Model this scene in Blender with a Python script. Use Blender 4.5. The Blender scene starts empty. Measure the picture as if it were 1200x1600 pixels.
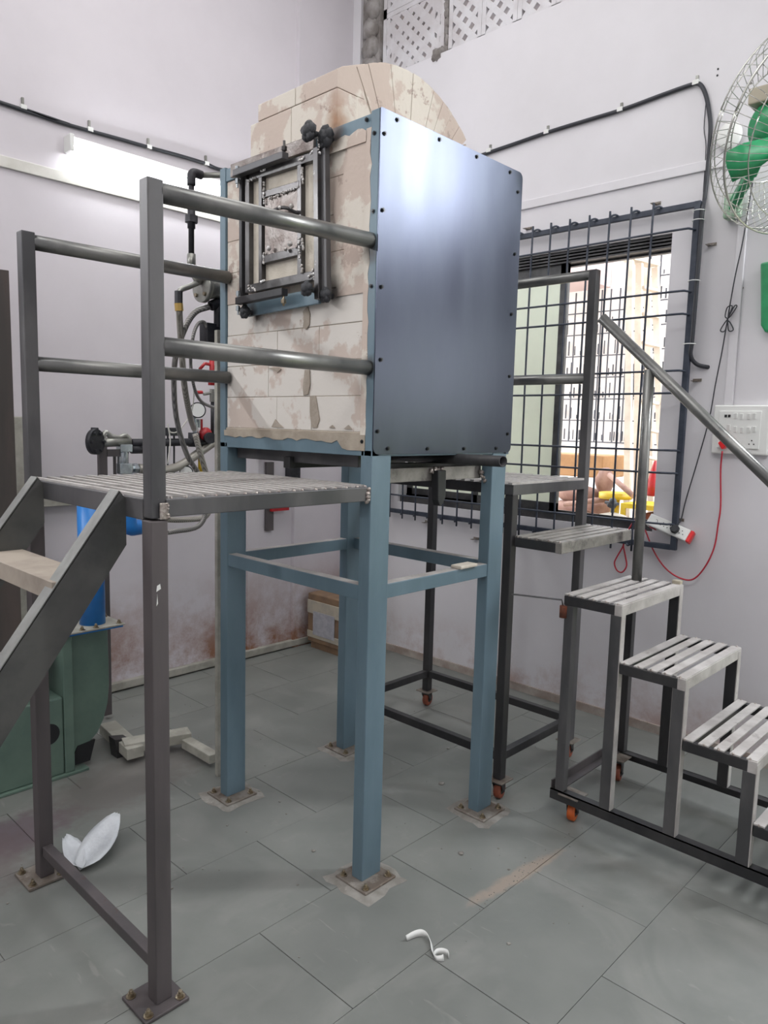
import bpy, bmesh, math, random
from mathutils import Vector, Matrix, Euler
import numpy as np
random.seed(7)
S = bpy.context.scene
COL = S.collection
pi = math.pi
# ------------------------------------------------------------------ camera
CP = Vector((-1.60376, -1.58777, 1.5)); YAW, PITCH, ROLL, FPX = 0.761753, -0.116576, 0.025321, 1150.53
def cam_axes():
    cy, sy, cp, sp = math.cos(YAW), math.sin(YAW), math.cos(PITCH), math.sin(PITCH)
    f = Vector((cy*cp, sy*cp, sp)); r = Vector((sy, -cy, 0)); u = r.cross(f)
    cr, sr = math.cos(ROLL), math.sin(ROLL)
    return cr*r + sr*u, -sr*r + cr*u, f
RGT, UPV, FWD = cam_axes()
cd = bpy.data.cameras.new('camera'); cam = bpy.data.objects.new('camera', cd); COL.objects.link(cam)
cam.matrix_world = Matrix(((RGT.x, UPV.x, -FWD.x, CP.x), (RGT.y, UPV.y, -FWD.y, CP.y), (RGT.z, UPV.z, -FWD.z, CP.z), (0, 0, 0, 1)))
cd.sensor_fit = 'VERTICAL'; cd.sensor_height = 32.0; cd.lens = FPX/1600*32.0; cd.clip_start = .05; cd.clip_end = 200
S.camera = cam
def at(px, py, axis, val):
    """a photo pixel turned into the point where it meets the plane axis = val"""
    d = RGT*((px-600)/FPX) + UPV*(-(py-800)/FPX) + FWD
    i = 'xyz'.index(axis); t = (val-CP[i])/d[i]
    return CP + d*t
# ------------------------------------------------------------------ world, lights, exposure
W = bpy.data.worlds.new('world'); S.world = W; W.use_nodes = True
nt = W.node_tree; nt.nodes.clear()
wo = nt.nodes.new('ShaderNodeOutputWorld'); bg = nt.nodes.new('ShaderNodeBackground')
tc = nt.nodes.new('ShaderNodeTexCoord'); sx = nt.nodes.new('ShaderNodeSeparateXYZ'); cr = nt.nodes.new('ShaderNodeValToRGB')
nt.links.new(tc.outputs['Generated'], sx.inputs[0]); nt.links.new(sx.outputs['Z'], cr.inputs[0])
cr.color_ramp.elements[0].position = 0.0; cr.color_ramp.elements[0].color = (1, .97, .93, 1)
cr.color_ramp.elements[1].position = .6; cr.color_ramp.elements[1].color = (.82, .9, 1, 1)
nt.links.new(cr.outputs[0], bg.inputs[0]); bg.inputs[1].default_value = 4.6
nt.links.new(bg.outputs[0], wo.inputs[0])
def area(name, loc, target, sx_, sy_, power, col=(1, 1, 1)):
    l = bpy.data.lights.new(name, 'AREA'); l.shape = 'RECTANGLE'; l.size = sx_; l.size_y = sy_; l.energy = power; l.color = col
    o = bpy.data.objects.new(name, l); COL.objects.link(o); o.location = loc
    o.rotation_euler = (Vector(target)-Vector(loc)).to_track_quat('-Z', 'Y').to_euler(); return o
area('tube_light_left_wall', (-2.0, 2.08, 2.80), (-2.0, -1, 2.0), 1.2, .06, 24, (.96, .98, 1))
area('tube_light_right_wall', (1.85, -1.50, 2.88), (0.3, -1.0, 2.0), .06, 1.25, 56, (.96, .98, 1))
area('overhead_fill_near', (-1.6, -1.9, 4.6), (-1.4, -1.6, 0), 2.4, 1.6, 54, (1, .985, .97))  # unseen soft fill on the camera side, added to brighten the room
area('overhead_fill_far', (0.2, 0.7, 4.7), (0.2, 0.8, 0), 2.0, 1.4, 26, (1, .985, .97))  # unseen fill added above the furnace
area('overhead_fill_side', (-3.2, .9, 4.6), (-2.4, .9, 0), 1.6, 1.6, 34, (1, .985, .97))  # unseen fill added high on the left side
vs = S.view_settings
vs.view_transform = 'Standard'; vs.look = 'None'; vs.gamma = 1.0; vs.exposure = 0.32
try: vs.use_curve_mapping = False
except Exception: pass

# ------------------------------------------------------------------ materials
def lin(c):
    return tuple(((v/255)/12.92 if v/255 <= .04045 else ((v/255+.055)/1.055)**2.4) for v in c)
def mat(name, base, c2=None, c3=None, scale=6, rough=.6, metal=0.0, bump=.15, thr=(.4, .6), thr3=(.62, .7), scale3=14, stretch=(1, 1, 1), rough2=None, spec=.5, detail=6, bscale=None, trans=0, alpha=1):
    m = bpy.data.materials.new(name); m.use_nodes = True; n = m.node_tree; b = n.nodes['Principled BSDF']
    b.inputs['Base Color'].default_value = (*lin(base), 1); b.inputs['Roughness'].default_value = rough; b.inputs['Metallic'].default_value = metal
    b.inputs['Specular IOR Level'].default_value = spec
    if trans: b.inputs['Transmission Weight'].default_value = trans
    if alpha < 1: b.inputs['Alpha'].default_value = alpha
    L = n.links.new
    t = n.nodes.new('ShaderNodeTexCoord'); mp = n.nodes.new('ShaderNodeMapping'); mp.inputs['Scale'].default_value = stretch
    L(t.outputs['Object'], mp.inputs[0])
    last = None
    if c2:
        nz = n.nodes.new('ShaderNodeTexNoise'); nz.inputs['Scale'].default_value = scale; nz.inputs['Detail'].default_value = detail; nz.inputs['Roughness'].default_value = .6
        L(mp.outputs[0], nz.inputs[0])
        r = n.nodes.new('ShaderNodeMapRange'); r.inputs[1].default_value = thr[0]; r.inputs[2].default_value = thr[1]; L(nz.outputs[0], r.inputs[0])
        mx = n.nodes.new('ShaderNodeMix'); mx.data_type = 'RGBA'; mx.inputs[6].default_value = (*lin(base), 1); mx.inputs[7].default_value = (*lin(c2), 1)
        L(r.outputs[0], mx.inputs[0]); last = mx.outputs[2]
        if rough2 is not None:
            rr = n.nodes.new('ShaderNodeMapRange'); rr.inputs[1].default_value = thr[0]; rr.inputs[2].default_value = thr[1]; rr.inputs[3].default_value = rough; rr.inputs[4].default_value = rough2
            L(nz.outputs[0], rr.inputs[0]); L(rr.outputs[0], b.inputs['Roughness'])
    if c3:
        n3 = n.nodes.new('ShaderNodeTexNoise'); n3.inputs['Scale'].default_value = scale3; n3.inputs['Detail'].default_value = 8; n3.inputs['Roughness'].default_value = .7
        mp3 = n.nodes.new('ShaderNodeMapping'); mp3.inputs['Location'].default_value = (3.1, 7.7, 1.3); mp3.inputs['Scale'].default_value = stretch; L(t.outputs['Object'], mp3.inputs[0]); L(mp3.outputs[0], n3.inputs[0])
        r3 = n.nodes.new('ShaderNodeMapRange'); r3.inputs[1].default_value = thr3[0]; r3.inputs[2].default_value = thr3[1]; L(n3.outputs[0], r3.inputs[0])
        m3 = n.nodes.new('ShaderNodeMix'); m3.data_type = 'RGBA'; m3.inputs[7].default_value = (*lin(c3), 1)
        if last: L(last, m3.inputs[6])
        else: m3.inputs[6].default_value = (*lin(base), 1)
        L(r3.outputs[0], m3.inputs[0]); last = m3.outputs[2]
    if last: L(last, b.inputs['Base Color'])
    if bump:
        nb = n.nodes.new('ShaderNodeTexNoise'); nb.inputs['Scale'].default_value = bscale or scale*8; nb.inputs['Detail'].default_value = 4
        L(mp.outputs[0], nb.inputs[0]); bp = n.nodes.new('ShaderNodeBump'); bp.inputs['Strength'].default_value = bump; bp.inputs['Distance'].default_value = .004
        L(nb.outputs[0], bp.inputs['Height']); L(bp.outputs[0], b.inputs['Normal'])
    return m
def emis(name, col, s):
    m = bpy.data.materials.new(name); m.use_nodes = True; b = m.node_tree.nodes['Principled BSDF']
    b.inputs['Emission Color'].default_value = (*col, 1); b.inputs['Emission Strength'].default_value = s; b.inputs['Base Color'].default_value = (.8, .8, .8, 1); return m
M = {}
# wall paint: lilac white, faint patches, and damp red-brown stain rising from the floor
def wall_mat(name, base, stain, h, amt):
    m = mat(name, base, tuple(int(v*.955) for v in base), (168, 162, 160), scale=1.3, rough=.62, bump=.12, thr=(.3, .7), thr3=(.70, .80), scale3=5, bscale=9, spec=.35)
    n = m.node_tree; L = n.links.new; b = n.nodes['Principled BSDF']
    src = b.inputs['Base Color'].links[0].from_socket
    g = n.nodes.new('ShaderNodeNewGeometry'); s = n.nodes.new('ShaderNodeSeparateXYZ'); L(g.outputs['Position'], s.inputs[0])
    r = n.nodes.new('ShaderNodeMapRange'); r.inputs[1].default_value = h; r.inputs[2].default_value = 0.0; L(s.outputs['Z'], r.inputs[0])
    nz = n.nodes.new('ShaderNodeTexNoise'); nz.inputs['Scale'].default_value = 2.2; nz.inputs['Detail'].default_value = 9; nz.inputs['Roughness'].default_value = .72; L(g.outputs['Position'], nz.inputs[0])
    mu = n.nodes.new('ShaderNodeMath'); mu.operation = 'MULTIPLY'; L(r.outputs[0], mu.inputs[0])
    r2 = n.nodes.new('ShaderNodeMapRange'); r2.inputs[1].default_value = .42; r2.inputs[2].default_value = .60; r2.inputs[4].default_value = amt; L(nz.outputs[0], r2.inputs[0]); L(r2.outputs[0], mu.inputs[1])
    mx = n.nodes.new('ShaderNodeMix'); mx.data_type = 'RGBA'; mx.inputs[7].default_value = (*lin(stain), 1); L(src, mx.inputs[6]); L(mu.outputs[0], mx.inputs[0]); L(mx.outputs[2], b.inputs['Base Color'])
    return m
M['wall_l'] = wall_mat('lilac_wall_paint', (213, 208, 213), (146, 106, 84), .62, 1.2)
M['wall_r'] = wall_mat('pale_wall_paint', (221, 219, 223), (170, 140, 130), .35, .9)
M['ceil'] = mat('ceiling_paint', (225, 225, 225), bump=0)
M['slab'] = mat('kota_stone', (118, 121, 117), (132, 134, 130), (144, 143, 138), scale=3.5, rough=.42, rough2=.6, bump=.10, thr=(.35, .65), thr3=(.60, .82), scale3=5, bscale=30, spec=.5)
def add_scratches(m):
    n = m.node_tree; L = n.links.new; b = n.nodes['Principled BSDF']; src = b.inputs['Base Color'].links[0].from_socket
    g = n.nodes.new('ShaderNodeNewGeometry')
    def noise_mask(sc, lo, hi, det=5, dist=0, st=(1, 1, 1)):
        mp = n.nodes.new('ShaderNodeMapping'); mp.inputs['Scale'].default_value = st; mp.inputs['Rotation'].default_value = (0, 0, .6); L(g.outputs['Position'], mp.inputs[0])
        z = n.nodes.new('ShaderNodeTexNoise'); z.inputs['Scale'].default_value = sc; z.inputs['Detail'].default_value = det; z.inputs['Distortion'].default_value = dist; L(mp.outputs[0], z.inputs[0])
        r = n.nodes.new('ShaderNodeMapRange'); r.inputs[1].default_value = lo; r.inputs[2].default_value = hi; L(z.outputs[0], r.inputs[0]); return r.outputs[0]
    def over(src, mask, col, f):
        mu = n.nodes.new('ShaderNodeMath'); mu.operation = 'MULTIPLY'; mu.inputs[1].default_value = f; L(mask, mu.inputs[0])
        mx = n.nodes.new('ShaderNodeMix'); mx.data_type = 'RGBA'; mx.inputs[7].default_value = (*lin(col), 1); L(src, mx.inputs[6]); L(mu.outputs[0], mx.inputs[0]); return mx.outputs[2]
    s = over(src, noise_mask(1.1, .40, .65, 4), (98, 101, 98), .5)
    s = over(s, noise_mask(2.3, .52, .72, 8, 1.5), (150, 149, 145), .35)
    s = over(s, noise_mask(14, .67, .75, 7, 2, (1, .2, 1)), (166, 164, 158), .3)
    # spilled sandy cement smear by the near leg; darker patches towards the blower
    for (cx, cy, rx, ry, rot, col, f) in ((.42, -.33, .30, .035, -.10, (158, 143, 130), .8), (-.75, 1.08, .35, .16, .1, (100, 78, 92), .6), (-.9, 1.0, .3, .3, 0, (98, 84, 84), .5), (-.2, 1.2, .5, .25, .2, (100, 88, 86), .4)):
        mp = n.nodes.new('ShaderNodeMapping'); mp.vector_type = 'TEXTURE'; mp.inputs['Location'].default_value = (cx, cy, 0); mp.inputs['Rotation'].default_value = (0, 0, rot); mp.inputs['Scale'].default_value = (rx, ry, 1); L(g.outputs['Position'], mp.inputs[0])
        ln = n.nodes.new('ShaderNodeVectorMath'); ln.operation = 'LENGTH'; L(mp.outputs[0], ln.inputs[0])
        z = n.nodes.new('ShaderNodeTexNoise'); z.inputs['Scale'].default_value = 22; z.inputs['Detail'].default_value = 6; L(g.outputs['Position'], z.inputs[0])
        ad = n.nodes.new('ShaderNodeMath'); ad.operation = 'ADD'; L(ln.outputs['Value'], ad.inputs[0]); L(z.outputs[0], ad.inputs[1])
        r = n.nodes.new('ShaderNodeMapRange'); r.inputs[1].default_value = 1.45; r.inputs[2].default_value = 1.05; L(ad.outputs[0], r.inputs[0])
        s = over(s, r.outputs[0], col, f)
    L(s, b.inputs['Base Color'])
add_scratches(M['slab'])
M['joint'] = mat('floor_joint', (100, 100, 97), (120, 119, 115), scale=8, rough=.9, bump=.2)
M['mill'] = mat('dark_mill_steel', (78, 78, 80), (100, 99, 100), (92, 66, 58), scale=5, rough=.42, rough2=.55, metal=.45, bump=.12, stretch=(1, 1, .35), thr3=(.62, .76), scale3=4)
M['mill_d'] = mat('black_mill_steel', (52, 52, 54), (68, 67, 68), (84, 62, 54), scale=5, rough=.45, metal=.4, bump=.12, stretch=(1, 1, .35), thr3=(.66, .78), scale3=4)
M['post'] = mat('rusty_post_steel', (84, 80, 81), (98, 92, 93), (98, 62, 50), scale=4, rough=.45, rough2=.6, metal=.35, bump=.1, stretch=(2, 2, .3), thr3=(.60, .74), scale3=2.5)
M['tube'] = mat('tube_steel', (112, 113, 112), (132, 132, 129), (100, 78, 70), scale=7, rough=.30, rough2=.42, metal=.7, bump=.06, thr3=(.64, .78), scale3=6)
M['millL'] = mat('dusty_flange_steel', (132, 133, 130), (112, 112, 110), scale=8, rough=.55, metal=.2, bump=.1)
M['stringer'] = mat('greasy_stringer_steel', (66, 67, 67), (84, 84, 82), (38, 37, 36), scale=5, rough=.45, metal=.3, bump=.12, thr3=(.62, .70), scale3=9)
M['tread'] = mat('dusty_tread', (160, 150, 138), (140, 130, 120), scale=7, rough=.8, bump=.15)
M['corner'] = mat('brown_taped_carton', (136, 110, 86), (116, 94, 76), scale=8, rough=.8, bump=.1)
M['slat'] = mat('dusty_slat_steel', (188, 184, 181), (166, 161, 158), (120, 113, 110), scale=9, rough=.6, metal=.15, bump=.15, thr3=(.6, .75), scale3=12)
M['slatd'] = mat('worn_slat_steel', (150, 146, 140), (122, 119, 114), (84, 80, 78), scale=9, rough=.55, metal=.25, bump=.15, thr3=(.55, .7), scale3=14)
M['blue'] = mat('blue_grey_paint', (94, 116, 128), (107, 129, 141), (152, 162, 168), scale=4, rough=.42, rough2=.5, bump=.08, thr3=(.72, .8), scale3=18, stretch=(1, 1, .4))
M['panel'] = mat('galvanised_sheet', (70, 74, 87), (79, 84, 96), (98, 103, 114), scale=3, rough=.30, rough2=.38, metal=.92, bump=.05, stretch=(1.6, 1.6, .5), thr=(.35, .65), thr3=(.66, .8), scale3=7, bscale=14)
M['brick'] = mat('white_fire_brick', (212, 207, 200), (196, 182, 172), (178, 162, 151), scale=5.5, rough=.85, bump=.25, thr=(.53, .57), thr3=(.58, .61), scale3=4.2, bscale=40)
M['brick_t'] = mat('mortar_washed_brick', (193, 178, 167), (208, 201, 190), (172, 156, 146), scale=6.5, rough=.9, bump=.35, thr=(.49, .53), thr3=(.58, .61), scale3=8, bscale=40)
M['mortar'] = mat('refractory_mortar', (170, 160, 146), (154, 144, 130), scale=9, rough=.92, bump=.5, bscale=50)
M['mortar_g'] = mat('grey_mortar_smear', (152, 142, 130), (166, 156, 144), scale=14, rough=.95, bump=.4)
M['conc'] = mat('concrete_grout', (150, 147, 141), (128, 124, 118), (172, 168, 160), scale=14, rough=.95, bump=.6, bscale=60)
M['plate'] = mat('base_plate_steel', (140, 134, 127), (112, 100, 90), (164, 160, 152), scale=12, rough=.6, metal=.3, bump=.3, thr3=(.55, .7))
M['bolt'] = mat('zinc_bolt', (168, 158, 138), (126, 112, 92), scale=30, rough=.35, metal=.85, bump=.05)
M['black'] = mat('black_rubber', (30, 31, 34), rough=.5, bump=0)
M['knob'] = mat('black_cast_knob', (38, 40, 44), (52, 54, 58), scale=20, rough=.6, bump=.4)
M['screw'] = mat('black_screw', (28, 30, 34), rough=.35, metal=.3, bump=0)
M['doorst'] = mat('burnished_door_steel', (78, 76, 76), (98, 97, 97), (84, 66, 58), scale=9, rough=.28, rough2=.4, metal=.75, bump=.1, thr3=(.6, .72), scale3=9)
M['weld'] = mat('bright_weld_bead', (238, 238, 238), (170, 165, 160), scale=60, rough=.25, metal=.35, bump=.8, bscale=120)
M['weldr'] = mat('dull_weld_spatter', (190, 182, 175), (140, 130, 124), scale=60, rough=.35, metal=.6, bump=.8, bscale=90)
M['fibre'] = mat('ceramic_fibre_board', (206, 199, 186), (194, 186, 172), scale=18, rough=.95, bump=.3)
M['rustp'] = mat('heat_tinted_plate', (128, 122, 118), (98, 88, 83), (160, 152, 146), scale=16, rough=.38, metal=.6, bump=.3)
M['orange'] = mat('orange_wheel', (206, 104, 42), (186, 84, 34), scale=10, rough=.5, bump=.05)
M['orange_d'] = mat('dull_brown_wheel', (150, 78, 54), (122, 66, 50), scale=12, rough=.6, bump=.05)
M['rust'] = mat('rust', (128, 70, 48), (96, 56, 42), scale=25, rough=.9, bump=.5)
M['rustsheet'] = mat('rusty_brown_sheet', (78, 74, 72), (96, 86, 82), (74, 60, 54), scale=3, rough=.5, metal=.3, bump=.1, stretch=(2, 2, .3))
M['winf'] = mat('window_frame_bronze', (62, 62, 64), (84, 84, 84), scale=10, rough=.4, metal=.4, bump=.05)
M['grille'] = mat('navy_grille_paint', (44, 52, 66), (62, 68, 80), (150, 148, 146), scale=12, rough=.5, bump=.15, thr3=(.74, .78), scale3=20)
M['pvc'] = mat('white_pvc', (216, 214, 208), (200, 198, 190), scale=5, rough=.5, bump=.03)
M['pvc_d'] = mat('dusty_trunking', (176, 174, 164), (150, 148, 138), (200, 196, 186), scale=9, rough=.6, bump=.1)
M['cable'] = mat('black_cable', (46, 48, 54), rough=.45, bump=0)
M['red'] = mat('red_cable', (186, 44, 62), rough=.4, bump=0)
M['redp'] = mat('red_paint', (176, 34, 40), (150, 28, 34), scale=12, rough=.35, bump=.05)
M['redv'] = mat('red_plastic', (222, 40, 44), rough=.3, bump=0)
M['whitep'] = mat('white_plastic', (226, 227, 224), rough=.35, bump=0)
M['green'] = mat('blower_green_paint', (106, 128, 116), (94, 116, 106), (130, 142, 130), scale=5, rough=.42, bump=.08, thr3=(.7, .8))
M['bluep'] = mat('bright_blue_pipe', (34, 122, 200), (28, 110, 188), scale=7, rough=.35, bump=.04)
M['cast'] = mat('black_iron_pipe', (40, 41, 46), (56, 56, 60), scale=18, rough=.5, metal=.3, bump=.15)
M['galv'] = mat('galvanised_pipe', (164, 164, 158), (138, 138, 132), scale=12, rough=.35, metal=.65, bump=.12)
M['zinc'] = mat('clear_zinc_fitting', (196, 202, 204), (168, 176, 180), scale=14, rough=.22, metal=.8, bump=.05)
def braid(name, c1, c2, scale):
    m = mat(name, c1, rough=.4, metal=.4, bump=0); n = m.node_tree; L = n.links.new; b = n.nodes['Principled BSDF']
    t = n.nodes.new('ShaderNodeTexCoord'); w = n.nodes.new('ShaderNodeTexWave'); w.bands_direction = 'DIAGONAL'; w.inputs['Scale'].default_value = scale; w.inputs['Distortion'].default_value = 1.5
    L(t.outputs['Object'], w.inputs[0]); mx = n.nodes.new('ShaderNodeMix'); mx.data_type = 'RGBA'; mx.inputs[6].default_value = (*lin(c1), 1); mx.inputs[7].default_value = (*lin(c2), 1)
    L(w.outputs[0], mx.inputs[0]); L(mx.outputs[2], b.inputs['Base Color']); return m
M['hose'] = braid('braided_hose', (184, 180, 172), (132, 128, 120), 60)
M['hosed'] = braid('grey_conduit_hose', (160, 157, 153), (104, 103, 102), 60)
M['chrome'] = mat('fan_cage_chrome', (190, 190, 184), rough=.25, metal=.85, bump=0)
M['fang'] = mat('fan_green', (40, 150, 96), (34, 134, 84), scale=8, rough=.35, bump=.02)
M['fanp'] = mat('fan_pale_green', (150, 178, 152), rough=.4, bump=0)
M['beige'] = mat('beige_plastic', (168, 160, 142), rough=.5, bump=0)
M['glassf'] = mat('frosted_pane', (228, 234, 220), (222, 228, 214), scale=3, rough=.6, bump=.02, trans=.45)
M['kraft'] = mat('kraft_carton', (176, 134, 92), (160, 120, 82), scale=8, rough=.8, bump=.1)
M['wrap'] = mat('packing_tape', (186, 178, 160), (166, 160, 148), scale=9, rough=.35, bump=.1)
M['paper'] = mat('printed_paper', (176, 176, 182), (160, 160, 168), scale=30, rough=.7, bump=0)
M['bag'] = mat('white_polythene', (214, 218, 222), (196, 200, 205), scale=12, rough=.3, bump=.3)
M['stone'] = mat('bare_plaster_stone', (158, 154, 152), (120, 114, 110), (92, 84, 80), scale=7, rough=.95, bump=.8, bscale=20)
M['jali'] = mat('jali_block', (214, 213, 216), (198, 194, 196), scale=5, rough=.85, bump=.2)
M['peach'] = mat('outer_peach_render', (206, 176, 158), (188, 156, 138), scale=5, rough=.9, bump=.2)
M['owall'] = mat('outer_wall_white', (226, 222, 218), (214, 208, 204), scale=1.5, rough=.9, bump=.1)
M['oeave'] = mat('outer_eave', (206, 184, 182), rough=.9, bump=.1)
M['ground'] = mat('yard_ground', (176, 164, 150), (150, 138, 124), scale=4, rough=.95, bump=.4)
M['grass'] = mat('yard_grass', (128, 148, 52), (96, 124, 48), scale=12, rough=.95, bump=.6)
M['wood'] = mat('bare_ladder_wood', (220, 208, 194), (206, 192, 176), scale=8, rough=.7, bump=.1)
M['sack'] = mat('sack_brown', (138, 104, 92), (160, 128, 114), scale=6, rough=.9, bump=.5)
M['yellow'] = mat('yellow_paint', (206, 176, 36), (190, 156, 30), scale=6, rough=.4, bump=.05)
M['dmetal'] = mat('distant_dark_steel', (60, 62, 70), rough=.6, bump=0)
M['lampw'] = emis('lamp_tube_glow', (.95, .98, 1), 34)

def spots(m, lst):
    n = m.node_tree; L = n.links.new; b = n.nodes['Principled BSDF']; src = b.inputs['Base Color'].links[0].from_socket
    g = n.nodes.new('ShaderNodeNewGeometry'); z = n.nodes.new('ShaderNodeTexNoise'); z.inputs['Scale'].default_value = 18; z.inputs['Detail'].default_value = 6; L(g.outputs['Position'], z.inputs[0])
    for c, r, col, f in lst:
        mp = n.nodes.new('ShaderNodeMapping'); mp.vector_type = 'TEXTURE'; mp.inputs['Location'].default_value = c; mp.inputs['Scale'].default_value = r if isinstance(r, tuple) else (r, r, r); L(g.outputs['Position'], mp.inputs[0])
        ln = n.nodes.new('ShaderNodeVectorMath'); ln.operation = 'LENGTH'; L(mp.outputs[0], ln.inputs[0])
        ad = n.nodes.new('ShaderNodeMath'); ad.operation = 'ADD'; L(ln.outputs['Value'], ad.inputs[0]); L(z.outputs[0], ad.inputs[1])
        rr = n.nodes.new('ShaderNodeMapRange'); rr.inputs[1].default_value = 1.5; rr.inputs[2].default_value = .7; rr.inputs[4].default_value = f; L(ad.outputs[0], rr.inputs[0])
        mx = n.nodes.new('ShaderNodeMix'); mx.data_type = 'RGBA'; mx.inputs[7].default_value = (*lin(col), 1); L(src, mx.inputs[6]); L(rr.outputs[0], mx.inputs[0]); src = mx.outputs[2]
    L(src, b.inputs['Base Color'])
soot = [((0, .20, 2.43), (.08, .05, .10), (150, 104, 66), .8), ((0, .19, 2.385), .05, (60, 52, 48), .9), ((0, .185, 1.915), .055, (52, 46, 44), .9), ((0, .60, 1.885), .05, (50, 46, 44), .9), ((0, .02, 2.02), .05, (50, 44, 42), .9), ((0, .02, 1.675), .045, (50, 44, 42), .9), ((0, .785, 2.02), .045, (46, 38, 40), .9), ((0, .785, 1.66), .045, (46, 38, 40), .9)]
for k_ in ('brick', 'brick_t', 'blue'): spots(M[k_], soot)
# ------------------------------------------------------------------ mesh helpers
class MB:
    def __init__(s): s.v = []; s.f = []; s.sm = []
    def add(s, vs, fs, smooth=False):
        o = len(s.v); s.v += [tuple(v) for v in vs]; s.f += [tuple(i+o for i in f) for f in fs]; s.sm += [smooth]*len(fs); return s
    def box(s, a, b):
        x0, x1 = sorted((a[0], b[0])); y0, y1 = sorted((a[1], b[1])); z0, z1 = sorted((a[2], b[2]))
        return s.add([(x0,y0,z0),(x1,y0,z0),(x1,y1,z0),(x0,y1,z0),(x0,y0,z1),(x1,y0,z1),(x1,y1,z1),(x0,y1,z1)],
                     [(0,3,2,1),(4,5,6,7),(0,1,5,4),(1,2,6,5),(2,3,7,6),(3,0,4,7)])
    def beam(s, p, q, w, h, up=(0,0,1), off=(0,0)):
        """rectangular bar from p to q, w across, h along up"""
        p = Vector(p); q = Vector(q); d = (q-p).normalized(); u = Vector(up)
        if abs(d.dot(u)) > .98: u = Vector((1,0,0))
        r = d.cross(u).normalized(); u = r.cross(d).normalized()
        vs = []
        for c in (p, q):
            for a, b in ((-1,-1),(1,-1),(1,1),(-1,1)): vs.append(c + r*(a*w/2+off[0]) + u*(b*h/2+off[1]))
        return s.add(vs, [(0,1,2,3),(7,6,5,4),(0,4,5,1),(1,5,6,2),(2,6,7,3),(3,7,4,0)])
    def tube(s, pts, r, n=12, caps=True, smooth=True):
        pts = [Vector(p) for p in pts]; rs = r if isinstance(r, (list, tuple)) else [r]*len(pts)
        vs = []; N = len(pts); prev = None
        for i, p in enumerate(pts):
            t = (pts[min(i+1,N-1)]-pts[max(i-1,0)]).normalized()
            if prev is None:
                u = Vector((0,0,1)) if abs(t.z) < .9 else Vector((1,0,0)); u = (u - t*u.dot(t)).normalized()
            else: u = (prev - t*prev.dot(t)).normalized()
            prev = u; w = t.cross(u)
            for k in range(n): a = 2*pi*k/n; vs.append(p + (u*math.cos(a)+w*math.sin(a))*rs[i])
        fs = [(i*n+k, i*n+(k+1)%n, (i+1)*n+(k+1)%n, (i+1)*n+k) for i in range(N-1) for k in range(n)]
        s.add(vs, fs, smooth)
        if caps:
            o = len(s.v)-len(vs); s.f += [tuple(o+k for k in reversed(range(n))), tuple(o+(N-1)*n+k for k in range(n))]; s.sm += [False, False]
        return s
    def cyl(s, p, q, r, n=16, r2=None): return s.tube([p, q], [r, r if r2 is None else r2], n, True, n > 8)
    def pipe(s, p, q, r, ri, n=20):
        """open-ended hollow pipe"""
        p = Vector(p); q = Vector(q); t = (q-p).normalized(); u = Vector((0,0,1)) if abs(t.z) < .9 else Vector((1,0,0)); u = (u-t*u.dot(t)).normalized(); w = t.cross(u); vs = []
        for c, rr in ((p, r), (q, r), (q, ri), (p, ri)):
            for k in range(n): a = 2*pi*k/n; vs.append(c+(u*math.cos(a)+w*math.sin(a))*rr)
        return s.add(vs, [((i%4)*n+k, (i%4)*n+(k+1)%n, ((i+1)%4)*n+(k+1)%n, ((i+1)%4)*n+k) for i in range(4) for k in range(n)], True)
    def prism(s, poly, d):
        """polygon (3-D points, planar) pushed along vector d"""
        n = len(poly); P = [Vector(p) for p in poly]; d = Vector(d)
        return s.add(P+[p+d for p in P], [tuple(reversed(range(n))), tuple(range(n, 2*n))]+[(k, (k+1)%n, n+(k+1)%n, n+k) for k in range(n)])
    def blob(s, c, r, seed=0, amp=.25, seg=10, rings=7, sc=(1,1,1)):
        rnd = random.Random(seed); vs = [Vector(c)+Vector((0,0,r*sc[2]))]
        for i in range(1, rings):
            for k in range(seg):
                th = pi*i/rings; ph = 2*pi*k/seg; q = r*(1+amp*(rnd.random()-.5)*2)
                vs.append(Vector(c)+Vector((math.sin(th)*math.cos(ph)*sc[0], math.sin(th)*math.sin(ph)*sc[1], math.cos(th)*sc[2]))*q)
        vs.append(Vector(c)-Vector((0,0,r*sc[2]))); fs = [(0, 1+k, 1+(k+1)%seg) for k in range(seg)]
        for i in range(rings-2):
            fs += [(1+i*seg+k, 1+(i+1)*seg+k, 1+(i+1)*seg+(k+1)%seg, 1+i*seg+(k+1)%seg) for k in range(seg)]
        L_ = len(vs)-1; fs += [(L_, L_-seg+(k+1)%seg, L_-seg+k) for k in range(seg)]
        return s.add(vs, fs, True)
    def beads(s, p, q, r, n, seed=0):
        rnd = random.Random(seed); p = Vector(p); q = Vector(q)
        for i in range(n):
            c = p.lerp(q, (i+.5)/n) + Vector((rnd.uniform(-1,1), rnd.uniform(-1,1), rnd.uniform(-1,1)))*r*.5
            s.blob(c, r*rnd.uniform(.7,1.25), seed*31+i, .25, 6, 4)
        return s
    def mesh(s, name, m, org=(0,0,0)):
        me = bpy.data.meshes.new(name); o = Vector(org); me.from_pydata([tuple(Vector(v)-o) for v in s.v], [], s.f)
        me.materials.append(m); me.polygons.foreach_set('use_smooth', s.sm)
        bm = bmesh.new(); bm.from_mesh(me); bmesh.ops.recalc_face_normals(bm, faces=bm.faces); bm.to_mesh(me); bm.free(); me.update(); return me
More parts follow.
